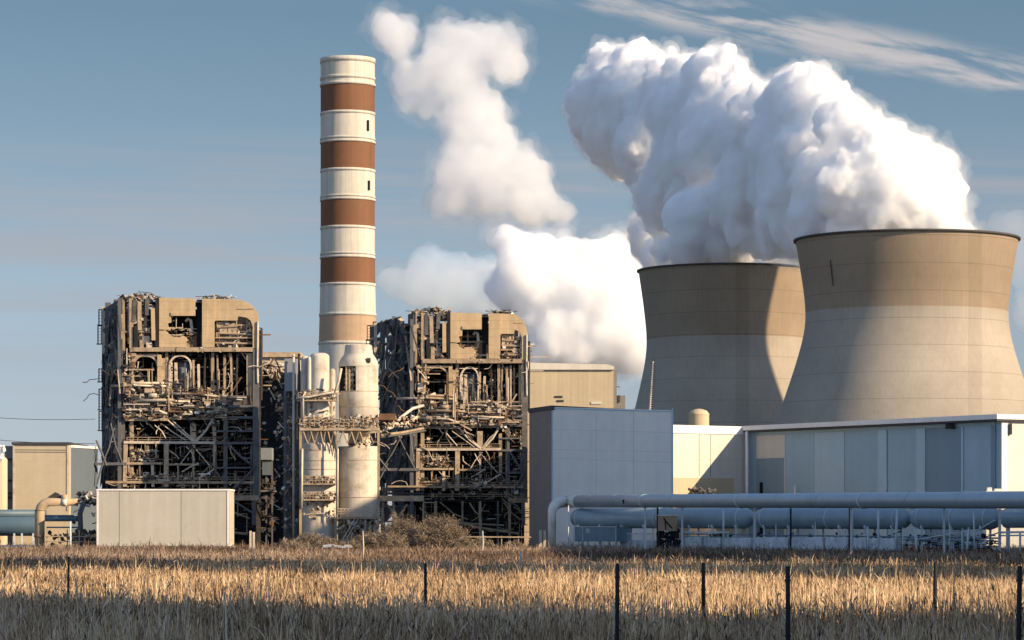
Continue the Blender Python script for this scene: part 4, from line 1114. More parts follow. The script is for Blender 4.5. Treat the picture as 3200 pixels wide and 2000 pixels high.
for p0, p1, m, o in ((2746, 2774, 'blue_light', .14), (2866, 2894, 'blue_light', .14), (2452.5, 2455, 'hall_white', .1), (2541.5, 2544.5, 'blue_light', .1), (2637.5, 2640.5, 'blue_light', .1), (3007, 3013, 'blue_light', .14)):
    bay(p0, p1, 0, ztl - .35, m, o, 'pilaster')
bay(2342, 3112, ztl - .34, ztl, 'blue_mid', .08, 'head_rail')
bay(3100, 3113, 0, ztl - .35, 'blue_dark', .12, 'corner_panel')
# eave: broad sloping roof edge that overhangs the front
e0, e1 = LA + hn * .9 - hdn * .05, LB + hn * .9 + hdn * .5
b = MB(); b.prism_z([tuple(e0), tuple(e1), tuple(e1 + end * 31), tuple(e0 + end * 31)], ztl + .02, ztl + .22); b.build('soffit', M['roof_dark'], t)
b = MB(); b.prism_z([tuple(e0 + hn * .12 - hdn * .02), tuple(e1 + hn * .12 + hdn * .15), tuple(e1 + end * 31), tuple(e0 + end * 31)], ztl + .224, ztl + .72); b.build('roof', M['white_trim'], t)
# sunlit end wall
g0 = LB + hdn * .05; g1 = LB + end * 30 + hdn * .05
b = MB(); b.beam((*g0, ztl / 2), (*g1, ztl / 2), .1, ztl - .02); b.build('end_wall', M['hall_white'], t)
b = MB(); q = LB + hdn * .13 + end * .45; b.beam((*(LB + hdn * .14), ztl / 2), (*(LB + end * .75 + hdn * .14), ztl / 2), .06, ztl - .05); b.build('corner_trim', M['white_trim'], t)
b = MB(); q = LB + hdn * .2 + end * 1.1; b.box(q.x - .12, q.x + .12, q.y - .3, q.y, ztl - 1.3, ztl - .2); b.build('wall_lamp', M['dark_steel'], t)
q = onhall(2980) + hn * .5; b = MB(); b.box(q.x - .45, q.x + .45, q.y - .2, q.y + .2, ztl - .55, ztl - .02); b.build('camera_box', M['dark_steel'], t)
q = onhall(2357) + hn * 1.0; b = MB(); b.tube([(*q, 0), (*q, ztl + .1)], .17, 10); b.build('downpipe', M['white_trim'], t)
q = onhall(2385) + hn * .07; b = MB(); b.beam((*q, 0), (*q, at(0, 1507, 342).z), .7, .06); b.build('door', M['black'], t)
for px, top in ((2498, 1515),):
    q = onhall(px) + hn * .6; b = MB(); b.tube([(*q, 0), (*q, at(0, top, q.y).z)], .09, 8); b.build('vent_pipe', M['white_trim'], t)

# behind the halls: dome-topped tank, slender mast
t = thing('domed_tank', 'small tan domed tank standing before the shaded cooling tower', 'tank', (at(2184, 0, 400).x, 400, 0))
r = 32 * 400 / F; zz = lambda v: at(0, v, 400).z
b = MB(); b.lathe(at(2184, 0, 400).x, 400, [(r, 0), (r, zz(1296))], 32); b.build('shell', M['tan_wall'], t)
b = MB(); b.lathe(at(2184, 0, 400).x, 400, [(r + .04, zz(1297)), (r + .04, zz(1294)), (r * .8, zz(1284)), (r * .4, zz(1279)), (.01, zz(1277))], 32); b.build('dome', M['tan_wall'], t)
t = thing('radio_mast', 'slender white mast leaning slightly above the grey hall roof', 'mast', (at(2035, 0, 400).x, 400, 0))
p0, p1 = at(2030, 1300, 400), at(2041, 1130, 400)
b = MB(); b.tube([(p0.x - .8, 400, 0), p0, p1], [.22, .18, .10], 8); b.build('pole', M['cream'], t)
b = MB()
for i in range(24): q = p0.lerp(p1, i / 24); b.box(q.x + .08, q.x + .42, 399.8, 400.2, q.z, q.z + .12)
b.build('climbing_rungs', M['dark_steel'], t)
# ------------------------------------------------------------------ pipelines and tanks on the east side
rnd = random.Random(11)
M['pipe_blue'] = mat('pipe_blue_grey', (.29, .35, .385), .32, .06, .25, .05, fine=.04, spec=.5, dirt=((.12, .13, .14), .35, .5))
M['pipe_white'] = mat('pipe_pale_lagging', (.70, .66, .58), .6, .1, .5, .1, fine=.06, dirt=((.25, .18, .12), .35, .8))
M['tank_blue'] = mat('tank_blue', (.25, .325, .365), .36, .06, .2, .06, fine=.04, spec=.5)
M['deep_blue'] = mat('deep_blue_tank', (.075, .125, .165), .5, .06, .2, .06, fine=.04, spec=.4)  # darker blue, for the west tank only
M['post_grey'] = mat('post_pale_grey', (.55, .58, .60), .6, .08, .6, .1)
M['post_dark'] = mat('post_dark', (.02, .02, .023), .8)
M['barrier'] = mat('barrier_white', (.58, .60, .62), .8, .12, .8, .2, dirt=((.25, .25, .26), .6, 1.2))
M['skid_blue'] = mat('skid_blue', (.14, .21, .26), .6, .1, .6, .1, dirt=((.06, .07, .08), .5, 1.2))
M['rust_box'] = mat('rusty_tan_sheet', (.42, .29, .18), .75, .15, .9, .1, dirt=((.06, .03, .02), .9, .9))
PA, PB = Vector((7.2, 300.0)), Vector((35.2, 211.0))
pd = (PB - PA)


def onpipe(px):
    k = (px - 1600) / F; s = (PA.x - k * PA.y) / (k * pd.y - pd.x); return PA + pd * s


def pz(s): return at(0, 1566, 300).z + (at(0, 1562.5, 211).z - at(0, 1566, 300).z) * s
pr = .60
t = thing('overhead_pipeline', 'thick blue-grey overhead pipeline that bends down into a pale elbow', 'pipeline', (PA.x, PA.y, 0))
a = onpipe(1808); bq = PA + pd * 2.1
b = MB(); b.tube([(*(a + (bq - a) * i / 12), pz(((a + (bq - a) * i / 12) - PA).length / pd.length)) for i in range(13)], pr, 36); b.build('pipe_run', M['pipe_blue'], t)
e1 = onpipe(1772); zt_ = pz(0); dirn = -pd.normalized()
ex = Vector((at(1725, 0, 301.5).x, 301.5))
pts, rr = [(*a, pz(.02))], [pr * 1.03]
c0 = Vector((*e1, zt_)); c1 = Vector((*ex, zt_ - 1.25))
pts.append(tuple(c0)); rr.append(pr * 1.0)
corner = Vector((ex.x, ex.y, zt_))
for i in range(1, 8):
    q = i / 8; pts.append(tuple(c0 * (1 - q) ** 2 + corner * 2 * q * (1 - q) + c1 * q * q)); rr.append(pr * (1 - .3 * q))
pts.append(tuple(c1)); rr.append(pr * .68); pts.append((ex.x, ex.y, 0)); rr.append(pr * .64)
b = MB(); b.tube(pts, rr, 28); b.build('elbow', M['pipe_white'], t)
b = MB(); b.tube([(ex.x, ex.y, zt_ - 2.05), (ex.x, ex.y, zt_ - 1.98)], pr * .72, 28); b.build('flange', M['pipe_white'], t)
for px in (1850, 1925, 2110, 2215, 2440, 2570, 2850, 3010):
    q = onpipe(px); s = (q - PA).length / pd.length; d = pd.normalized()
    b = MB(); b.tube([(*(q - d * .035), pz(s)), (*(q + d * .035), pz(s))], pr + .018, 36); b.build('weld_seam', M['pipe_blue'], t)
for px in (2016, 2317, 2701):
    q = onpipe(px); s = (q - PA).length / pd.length
    d = pd.normalized(); b = MB(); b.tube([(*(q - d * .12), pz(s)), (*(q + d * .12), pz(s))], pr + .045, 36); b.build('joint_band', M['post_grey'], t)
for px in (2016, 2132, 2358, 2660, 2950):
    q = onpipe(px); s = (q - PA).length / pd.length; b = MB()
    b.beam((*q, 0), (*q, pz(s) - pr + .02), .16, .16); b.build('support_post', M['post_grey'], t)
b = MB(); q = onpipe(1968); s = (q - PA).length / pd.length; nrm = Vector((pd.y, -pd.x)).normalized()
b.chunk((*(q + nrm * pr * .98), pz(s) - .1), .25, .12, .3); b.chunk((*(q + nrm * pr), pz(s) + .06), .3, .1, .14); b.build('scorch_patch', M['black'], t)

TA, TB = Vector((5.8, 303.0)), Vector((41.5, 262.0))
td = TB - TA


def ontank(px, off=0.0):
    k = (px - 1600) / F; s = (TA.x - k * TA.y) / (k * td.y - td.x); q = TA + td * s
    return q * (1 - off / q.length)            # off: metres towards the field


def tank(px0, px1, label, grp='blue bullet tanks under the pipeline'):
    q0, q1 = ontank(px0), ontank(px1); d = (q1 - q0).normalized(); L_ = (q1 - q0).length
    z = at(0, 1619, q0.y).z; z1 = at(0, 1620, q1.y).z; r = .97
    tt = thing('bullet_tank', label, 'tank', (*((q0 + q1) / 2), 0), grp)
    pts, rr = [], []
    for i in range(7):
        a_ = math.pi / 2 * i / 6; pts.append(q0 + d * r * 1.25 * (1 - math.cos(a_))); rr.append(max(.02, r * math.sin(a_)))
    for i in range(1, 5): pts.append(q0 + d * (r * 1.25 + (L_ - 2.5 * r) * i / 5)); rr.append(r)
    for i in range(7):
        a_ = math.pi / 2 * i / 6; pts.append(q1 - d * r * 1.25 * (1 - math.sin(a_))); rr.append(max(.02, r * math.cos(a_)))
    b = MB(); b.tube([(*p_, z + (z1 - z) * i / (len(pts) - 1)) for i, p_ in enumerate(pts)], rr, 36, cap=False); b.build('shell', M['tank_blue'], tt)
    for f in (0.004, .5, .996):
        p_ = q0 + d * (r * 1.25 + (L_ - 2.5 * r) * f); b = MB(); zz_ = z + (z1 - z) * f
        b.tube([(*(p_ - d * .04), zz_), (*(p_ + d * .04), zz_)], r + .035, 36); b.build('weld_band', M['post_grey'], tt)
    n = max(2, int(L_ / 3))
    for i in range(n):
        p_ = q0 + d * (L_ * (i + .5) / n); b = MB(); nn = Vector((d.y, -d.x))
        b.beam((*(p_ + nn * .6), 0), (*(p_ + nn * .6), z - .55), .18); b.beam((*(p_ - nn * .6), 0), (*(p_ - nn * .6), z - .55), .18); b.beam((*(p_ + nn * .75), z - .75), (*(p_ - nn * .75), z - .75), .2, .3); b.build('saddle', M['post_grey'], tt)
    return tt


tank(1790, 2352, 'longest blue bullet tank, beside the pale pipe elbow')
tank(2364, 2844, 'blue bullet tank in the middle of the row, above white barriers')
tank(2850, 3128, 'blue bullet tank at the end of the row by the white steel frame')

# posts that stand in front of the tanks
def post(px, y0, y1, m, label, w=.13, lean=0, off=2.0, knob=False, grp='posts before the bullet tanks'):
    q = ontank(px, off)
    z1 = at(0, y0, q.y).z; p1 = Vector((at(px + lean, 0, q.y).x, q.y, z1))
    b = MB(); b.tube([(q.x, q.y, 0), p1], w / 2 * 1.1, 8)
    b.tube([p1, p1 + Vector((0, 0, .05))], [w / 2 * 1.5, w / 2], 8)
    if knob: b.beam(p1 + Vector((-.2, 0, -.8)), p1 + Vector((.2, 0, -.8)), .06)
    return tag(b.build('steel_post', M[m]), label, 'post', grp)


post(1776, 1581, 1712, 'barrier', 'thin white post with a crossbar right of the pale pipe elbow', .10, knob=True, off=6)
post(2055, 1585, 1700, 'post_dark', 'black post just left of the rusty tan box', .16, off=5)
post(2261, 1588, 1696, 'post_grey', 'pale grey post before the longest bullet tank, between two thinner rods', .16)
post(2471, 1590, 1700, 'post_dark', 'dark post before the second bullet tank', .16)
post(2655, 1590, 1700, 'post_dark', 'dark slim post hugging a thicker pale post', .12)
post(2662, 1587, 1708, 'post_grey', 'thick pale post hugging a dark slim post', .22)
post(2745, 1590, 1700, 'post_grey', 'straight pale post left of the leaning one', .18)
post(2798, 1588, 1700, 'post_grey', 'leaning pale post at the rounded tank end', .2, lean=6)
post(2712, 1647, 1732, 'post_grey', 'short grey stake low in the scrub between two pale posts', .14, off=6)
post(2821, 1650, 1708, 'post_grey', 'short stake under the gap between two bullet tanks', .1, off=3)
post(2866, 1650, 1730, 'post_grey', 'short leaning pale post right of the tank gap', .2, lean=-5, off=5)
post(2967, 1635, 1700, 'post_grey', 'thin pipe with a small knob before the last bullet tank', .09, knob=True)
post(3007, 1652, 1728, 'barrier', 'weathered white stake in the scrub by the last tank', .16, off=6)
post(3020, 1650, 1700, 'post_grey', 'slanting grey prop right behind the weathered white stake', .2, lean=8, off=1.5)
post(3046, 1598, 1700, 'post_grey', 'tall slim dark-topped post on the last bullet tank', .13, lean=-3)
post(2215, 1640, 1700, 'post_grey', 'thin rod beside a low railing, left of a pale grey post', .07, off=3)
post(2425, 1640, 1700, 'post_grey', 'short railing upright left of the dark post', .08, off=3)
post(2640, 1652, 1702, 'post_grey', 'short thin upright left of the paired posts', .07, off=3)
post(2548, 1632, 1700, 'post_grey', 'thin grey upright in the middle of the second tank', .07, off=1.4)

# white barrier blocks in a row
def barrier(p0, p1, y0, y1, lab):
    q0, q1 = ontank(p0, 1.6), ontank(p1, 1.6); z0, z1 = 0.0, at(0, y0, (q0.y + q1.y) / 2).z
    d = (q1 - q0).normalized(); nn = Vector((d.y, -d.x)) * .28
    b = MB(); b.prism_z([tuple(q0 + nn), tuple(q1 + nn), tuple(q1 - nn), tuple(q0 - nn)], 0, z1 - .12)
    b.prism_z([tuple(q0 + nn * .55), tuple(q1 + nn * .55), tuple(q1 - nn * .55), tuple(q0 - nn * .55)], z1 - .12, z1)
    return tag(b.build('concrete_barrier', M['barrier']), lab, 'barrier', 'white concrete barriers along the tanks')


barrier(1944, 2050, 1688, 1702, 'white concrete barrier under the small grey railing')
barrier(2133, 2198, 1677, 1696, 'short white barrier right of the rusty tan box')
barrier(2206, 2256, 1680, 1698, 'stained narrow barrier between two white ones, under a rail')
barrier(2264, 2352, 1680, 1698, 'mottled barrier under dark valves, left of a pale post')
barrier(2366, 2468, 1679, 1700, 'clean white barrier left of the dark post')
barrier(2480, 2577, 1679, 1700, 'white barrier just right of the dark post')
barrier(2586, 2655, 1680, 1701, 'scuffed grey barrier left of the paired posts')
barrier(2668, 2712, 1681, 1702, 'short grey barrier right of the paired posts')
barrier(2718, 2808, 1682, 1702, 'white barrier with a tapering end under the leaning post')

# low pipework and valves under the tanks
t = thing('valve_row', 'dark tangle of valves and small pipes under the bullet tanks', 'pipework', (*ontank(2450, .4), 0))
b = MB()
for k in range(260):
    px = rnd.uniform(2200, 3120); q = ontank(px, rnd.uniform(-.4, 1.2)); z = rnd.uniform(.8, 2.2)
    b.m = rnd.choices((0, 1, 2), (5, 3, 1))[0]
    if rnd.random() < .5: b.chunk((*q, z), rnd.uniform(.08, .35))
    else:
        l = rnd.uniform(.4, 1.6); b.beam((*q, z), (*(q + td.normalized() * l), z + rnd.choice((0, 0, rnd.uniform(-.6, .6)))), rnd.uniform(.05, .12))
o = b.build('valves', [M['post_dark'], M['skid_blue'], M['post_grey']], t); o['kind'] = 'stuff'
for z, off in ((1.9, 1.0), (1.45, .7), (2.15, .9)):
    b = MB(); q0, q1 = ontank(2130, off), ontank(3125, off); b.tube([(*q0, z), (*q1, z - .3)], .07, 6); b.build('small_pipe', M['skid_blue'], t)
b = MB(); q0, q1, q2 = ontank(2860, 1.2), ontank(3060, 1.2), ontank(3110, 1.0); b.tube([(*q0, 1.7), (*q1, 2.6), (*q2, 3.4)], .06, 6); b.build('hose', M['post_grey'], t)
for px in range(2140, 3120, 70):
    b = MB(); q = ontank(px, .9); b.beam((*q, 0), (*q, 1.9), .08); b.build('support', M['post_grey'], t)

# skid container, box on legs, small railing, platform
t = thing('skid_container', 'blue-grey skid container beside the pale pipe elbow', 'container', (*ontank(1870, 4), 0))
q0, q1 = ontank(1808, 3.4), ontank(1940, 3.4); d = (q1 - q0).normalized(); nn = Vector((d.y, -d.x))
if nn.y > 0: nn = -nn
z0, z1 = at(0, 1692, q0.y).z, at(0, 1647, q0.y).z
b = MB(); b.prism_z([tuple(q0 + nn * .5), tuple(q1 + nn * .5), tuple(q1 - nn * 1.2), tuple(q0 - nn * 1.2)], z0, z1); b.build('body', M['skid_blue'], t)
for f in (0, .2, .98): 
    b = MB(); p_ = q0.lerp(q1, f) + nn * .53; b.beam((*p_, z0), (*p_, z1), .06); b.build('corner_post', M['post_grey'], t)
b = MB(); b.beam((*(q0 + nn * .53), z1 + .03), (*(q1 + nn * .53), z1 + .03), .1, .06); b.build('top_rail', M['post_grey'], t)
b = MB(); p_ = q0.lerp(q1, .27) + nn * .51; b.beam((*p_, z1 - .35), (*(p_ + d * .55), z1 - .35), .03, .45); b.build('hatch', M['tank_blue'], t)
for f in (.1, .5, .9):
    b = MB(); p_ = q0.lerp(q1, f); b.beam((*p_, 0), (*p_, z0), .2); b.build('foot', M['post_grey'], t)
t = thing('guard_rail', 'small pale railing between the pale elbow and the skid container', 'railing', (*ontank(1790, 3), 0))
b = MB(); q0, q1 = ontank(1778, 3.2), ontank(1806, 3.2)
for f in (0, .5, 1): b.beam((*q0.lerp(q1, f), 0), (*q0.lerp(q1, f), at(0, 1640, q0.y).z), .06)
b.build('post', M['post_grey'], t); b = MB()
for y in (1642, 1664, 1686): b.beam((*q0, at(0, y, q0.y).z), (*q1, at(0, y, q0.y).z), .06)
b.build('rail', M['post_grey'], t)
t = thing('rusty_box', 'rusty tan box on dark legs among blue pipes', 'cabinet', (*ontank(2085, 5), 0))
q = ontank(2085, 4.6); x0, x1 = at(2057, 0, q.y).x, at(2116, 0, q.y).x; z0, z1 = at(0, 1659, q.y).z, at(0, 1612, q.y).z
b = MB(); b.box(x0, x1, q.y, q.y + 1.2, z0, z1); b.build('box', M['rust_box'], t)
b = MB(); b.box(x0 - .06, x1 + .1, q.y - .06, q.y + 1.26, z1, z1 + .1); b.build('lid', M['pipe_white'], t)
for x in (x0 + .08, x1 - .08):
    b = MB(); b.beam((x, q.y + .2, 0), (x, q.y + .2, z0), .12); b.build('leg', M['post_dark'], t)
b = MB()
for k in range(110): b.chunk((rnd.uniform(x0 - .1, x1 + .2), q.y + .6, rnd.uniform(.5, z0)), rnd.uniform(.15, .4))
b.m = 0; o = b.build('dark_fill', M['post_dark'], t); o['kind'] = 'stuff'  # black chunks fill the space under the box
b = MB(); b.tube([(x0 + .5, q.y - .03, z1 - .2), (x0 + .8, q.y - .05, z1 - .6), (x0 + 1.3, q.y - .03, z0 + .25)], .07, 6); b.tube([(x0 + .7, q.y - .03, z0 + .1), (x0 + .65, q.y - .05, z1 - .5)], .05, 6); b.build('cable_loop', M['post_dark'], t)
t = thing('low_railing', 'low pale railing with close bars above a white barrier', 'railing', (*ontank(1990, 2.2), 0))
q0, q1 = ontank(1946, 2.2), ontank(2040, 2.2); zr = at(0, 1667, q0.y).z
b = MB(); b.beam((*q0, zr), (*q1, zr), .1, .12); b.build('rail', M['barrier'], t)
b = MB()
for k in range(26): p_ = q0.lerp(q1, k / 25); b.beam((*p_, .7), (*p_, zr), .035)
o = b.build('bars', M['post_grey'], t)
t = thing('pipe_rail', 'pale horizontal rail on short posts right of the rusty box', 'railing', (*ontank(2200, 2.2), 0))
q0, q1 = ontank(2130, 2.2), ontank(2278, 2.2); zr = at(0, 1663, q0.y).z
b = MB(); b.beam((*q0, zr), (*q1, zr), .1, .14); b.build('rail', M['barrier'], t)
for f in (.02, .5, .98): b = MB(); p_ = q0.lerp(q1, f); b.beam((*p_, 0), (*p_, zr), .09); b.build('post', M['post_grey'], t)
t = thing('rail_gantry', 'white steel frame of posts and rails beyond the last bullet tank', 'gantry', (*ontank(3150, 3), 0))
q0, q1 = ontank(3124, 4), ontank(3330, 4); zt2 = at(0, 1590, q0.y).z
for px in (3124, 3330): b = MB(); p_ = ontank(px, 4); b.beam((*p_, 0), (*p_, zt2), .22); b.build('post', M['barrier'], t)
b = MB(); p_ = ontank(3188, 4); b.beam((*p_, 0), (*p_, at(0, 1664, p_.y).z), .16); b.build('post', M['post_grey'], t)
for y, w in ((1597, .2), (1664, .18), (1674, .14)): b = MB(); b.beam((*q0, at(0, y, q0.y).z), (*q1, at(0, y, q0.y).z + .1), .12, w); b.build('rail', M['barrier'], t)
t = thing('teal_tank', 'teal tank end seen through the white steel frame', 'tank', (*ontank(3190, 0), 0))
q0, q1 = ontank(3140, 1), ontank(3400, 1); b = MB(); b.tube([(*q0, 3.55), (*q0.lerp(q1, .02), 3.55), (*q1, 3.55)], [.6, .82, .82], 28); b.build('shell', M['tank_blue'], t)
b = MB(); b.beam((*q0, 4.0), (*q1, 4.0), .3, .1); b.beam((*ontank(3140, 1.9), 3.85), (*ontank(3230, 1.9), 3.85), .1, .12); b.build('catwalk', M['post_dark'], t)
for px in (3150, 3220): b = MB(); p_ = ontank(px, 1); b.beam((*p_, 0), (*p_, 2.9), .3); b.build('saddle', M['post_grey'], t)

# small plant standing behind the pipeline
t = thing('valve_heap', 'grey heap of valves on a low plinth before the white hall', 'machinery', (at(2195, 0, 325).x, 325, 0))
x0, x1 = at(2155, 0, 325).x, at(2238, 0, 325).x
b = MB(); b.box(x0, x1, 325, 327, 0, at(0, 1546, 325).z); b.build('plinth', M['burnt'], t)
b = MB()
for k in range(60): b.m = rnd.choice((0, 1, 1)); b.chunk((rnd.uniform(x0, x1), 325 + rnd.random(), at(0, rnd.uniform(1526, 1546), 325).z), rnd.uniform(.1, .5), .3, rnd.uniform(.1, .35))
o = b.build('valves', [M['dark_steel'], M['grey_steel']], t); o['kind'] = 'stuff'
t = thing('roof_unit', 'small white ventilation unit by the sunlit end of the long hall', 'vent unit', (at(3090, 0, 300).x, 300, 0))
x0, x1 = at(3072, 0, 302).x, at(3200, 0, 302).x; b = MB(); b.box(x0, x1 + 3, 300, 303, 0, at(0, 1534, 300).z); b.build('casing', M['pipe_white'], t)
b = MB(); b.box(x0 + .15, x0 + .6, 300.2, 301, at(0, 1534, 300).z, at(0, 1523, 300).z); b.box(x0 + .9, x0 + 1.7, 300.2, 301, at(0, 1534, 300).z, at(0, 1527, 300).z); b.build('vent_hood', M['white_trim'], t)
t = thing('block_pair', 'two pale concrete blocks standing left of the pale pipe elbow', 'blocks', (at(1693, 0, 298).x, 298, 0))
for px0, px1, y0 in ((1683, 1694, 1656), (1697, 1707, 1657)):
    b = MB(); xa, xb = at(px0, 0, 298).x, at(px1, 0, 298).x; zt2 = at(0, y0, 298).z
    b.prism_y([(xa, 0), (xb, 0), (xb - .04, zt2), (xa + .06, zt2)], 298, 298.4); b.build('block', M['rubble_pale'], t)

# ------------------------------------------------------------------ pipes and tank on the west side
t = thing('bent_pipe', 'tan lagged pipe that bends from upright to level beside the low shed', 'pipe', (at(124, 0, 304).x, 304, 0))
zz = lambda v: at(0, v, 304).z; xx = lambda v: at(v, 0, 304).x
r = 15.5 * 304 / F
M['lag'] = mat('tan_lagging', (.46, .35, .22), .65, .1, .5, .08, fine=.06, dirt=((.18, .11, .06), .4, .7))
b = MB(); b.tube([(xx(124), 304, 0), (xx(124), 304, zz(1598)), (xx(128), 304, zz(1586)), (xx(139), 304, zz(1575)), (xx(152), 304, zz(1569)), (xx(241), 304, zz(1569))], [r, r, r, r, r * .85, r * .68], 24); b.build('pipe_run', M['lag'], t)
for y in (1596,): b = MB(); b.tube([(xx(124), 304, zz(y)), (xx(124), 304, zz(y) + .06)], r + .04, 24); b.build('flange', M['rubble_rust'], t)
b = MB(); b.tube([(xx(193), 304, zz(1569)), (xx(211), 304, zz(1569))], r * .86, 24); b.build('sleeve', M['pipe_white'], t)
b = MB(); b.tube([(xx(202), 304, zz(1569)), (xx(202), 304, zz(1546))], r * .7, 16); b.build('riser', M['lag'], t)
b = MB(); b.prism_y([(xx(134), zz(1566)), (xx(152), zz(1551)), (xx(171), zz(1538)), (xx(181), zz(1542)), (xx(192), zz(1552)), (xx(192), zz(1558))], 304.2, 304.6); b.build('bent_shield', M['dark_steel'], t)
b = MB(); b.tube([(xx(124), 303.9, zz(1678)), (xx(124), 303.9, zz(1674))], r + .07, 24); b.build('clamp', M['rubble_rust'], t)
t = thing('dark_standpipe', 'dark upright pipe with twisted valves left of the low shed', 'pipe', (at(254, 0, 306).x, 306, 0))
b = MB(); b.tube([(at(262, 0, 306).x, 306, zz(1570)), (at(250, 0, 306).x, 306, zz(1605)), (at(255, 0, 306).x, 306, 0)], .26, 14); b.build('pipe_run', M['grey_steel'], t)
b = MB()
for k in range(70): b.m = rnd.choice((0, 0, 1, 2)); b.chunk(at(rnd.uniform(238, 298), rnd.choice((rnd.uniform(1540, 1580), rnd.uniform(1655, 1690))), 307 + rnd.random()), rnd.uniform(.1, .5))
for k in range(14): b.m = rnd.choice((0, 1, 2)); q = at(rnd.uniform(235, 298), rnd.uniform(1545, 1690), 306.6); b.tube([q, q + Vector((rnd.uniform(-1, 1), 0, rnd.uniform(-.5, .5)))], rnd.uniform(.05, .16), 6)
o = b.build('twisted_valves', [M['dark_steel'], M['grey_steel'], M['cream']], t); o['kind'] = 'stuff'
b = MB()
for x0, x1, y, w in ((140, 243, 1622, .5), (140, 240, 1612, .2), (145, 243, 1648, .16)): b.tube([at(x0, y, 309), at(x1, y, 309)], w / 2, 10)
o = tag(b.build('pipe_bundle', M['skid_blue']), 'blue level pipes behind the bent tan pipe', 'pipes')
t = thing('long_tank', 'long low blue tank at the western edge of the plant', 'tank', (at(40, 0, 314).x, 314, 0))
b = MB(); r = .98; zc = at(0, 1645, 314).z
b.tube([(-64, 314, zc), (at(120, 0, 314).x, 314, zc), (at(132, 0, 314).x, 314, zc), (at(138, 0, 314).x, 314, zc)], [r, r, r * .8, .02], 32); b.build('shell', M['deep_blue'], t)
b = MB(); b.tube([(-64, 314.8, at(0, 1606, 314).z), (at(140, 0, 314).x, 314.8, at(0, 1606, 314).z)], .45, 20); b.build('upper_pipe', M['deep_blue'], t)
for px in (-30, 44, 68, 103): b = MB(); x = at(px, 0, 313).x; b.beam((x, 313.1, 0), (x, 313.1, zc - .7), .16); b.build('leg', M['post_grey'], t)
t = thing('field_wall', 'low whitish wall at the foot of the long blue tank', 'low wall', (at(40, 0, 306).x, 306, 0))
b = MB(); b.prism_z([(-62, 306), (at(104, 0, 306).x, 306), (at(104, 0, 306).x, 306.5), (-62, 306.5)], 0, at(0, 1703, 306).z); b.build('wall', M['barrier'], t)
t = thing('pipe_fence', 'rusty pipe fence with thin uprights beside the bent tan pipe', 'fence', (at(220, 0, 302).x, 302, 0))
for y in (1676, 1692, 1712): b = MB(); b.beam(at(139, y, 302), at(302, y + 1, 302), .1, .1); b.build('rail', M['tan_steel'], t)
for px, y in ((183, 1654), (210, 1655), (247, 1655), (191, 1690), (146, 1650)): b = MB(); q = at(px, y, 302); b.beam((q.x, 302.1, 0), q + Vector((0, .1, 0)), .1); b.build('upright', M['rubble_tan'], t)
b = MB()
for k in range(40): b.m = rnd.choice((0, 1)); b.chunk(at(rnd.uniform(145, 300), rnd.uniform(1655, 1705), 303.2), rnd.uniform(.08, .35))
o = b.build('scrap', [M['rubble_dark'], M['rubble_rust']], t); o['kind'] = 'stuff'
for px, y0, m, lab in ((220, 1630, 'post_grey', 'pale grey post between the bent tan pipe and the low shed'),):
    b = MB(); q = at(px, y0, 300); b.tube([(q.x, 300, 0), q], .09, 8); b.tube([q, q + Vector((0, 0, .04))], [.11, .06], 8); tag(b.build('steel_post', M[m]), lab, 'post')

# power lines beyond
for y0, y1, lab in ((983, 990, 'upper thin power line crossing the pale sky'), (1034, 1048, 'lower thin power line just above the beige hall')):
    b = MB(); p0, p1 = D(-60, y0, 420), D(225, y1, 420)
    b.tube([p0.lerp(p1, i / 8) - Vector((0, 0, .25 * math.sin(math.pi * i / 8))) for i in range(9)], .035, 4, cap=False)
    b.m = 0; tag(b.build('power_line', M['dark_steel']), lab, 'cable')
# ------------------------------------------------------------------ the ground and the dry field
M['soil'] = mat('dry_soil', (.10, .075, .05), .95, .3, .25, bump=.3)
b = MB(); b._add([(-6000, -300, 0), (6000, -300, 0), (6000, 14000, 0), (-6000, 14000, 0)], [(0, 1, 2, 3)])
structure(b.build('ground', M['soil']))


def straw_mat(name, cols, rough=.8, transl=.15):
    m = bpy.data.materials.new(name); m.use_nodes = True
    N, L = m.node_tree.nodes, m.node_tree.links
    b = N['Principled BSDF']; b.inputs['Roughness'].default_value = rough; b.inputs['Specular IOR Level'].default_value = .15
    a = N.new('ShaderNodeAttribute'); a.attribute_name = 'tone'
    cr = N.new('ShaderNodeValToRGB'); L.new(a.outputs['Fac'], cr.inputs[0])
    els = cr.color_ramp.elements
    while len(els) < len(cols): els.new(.5)
    for e, (p_, c) in zip(els, cols): e.position = p_; e.color = (*c, 1)
    L.new(cr.outputs[0], b.inputs['Base Color'])
    tr = N.new('ShaderNodeBsdfTranslucent'); L.new(cr.outputs[0], tr.inputs['Color'])
    mx = N.new('ShaderNodeMixShader'); mx.inputs[0].default_value = transl
    L.new(b.outputs[0], mx.inputs[1]); L.new(tr.outputs[0], mx.inputs[2]); L.new(mx.outputs[0], N['Material Output'].inputs['Surface'])
    return m


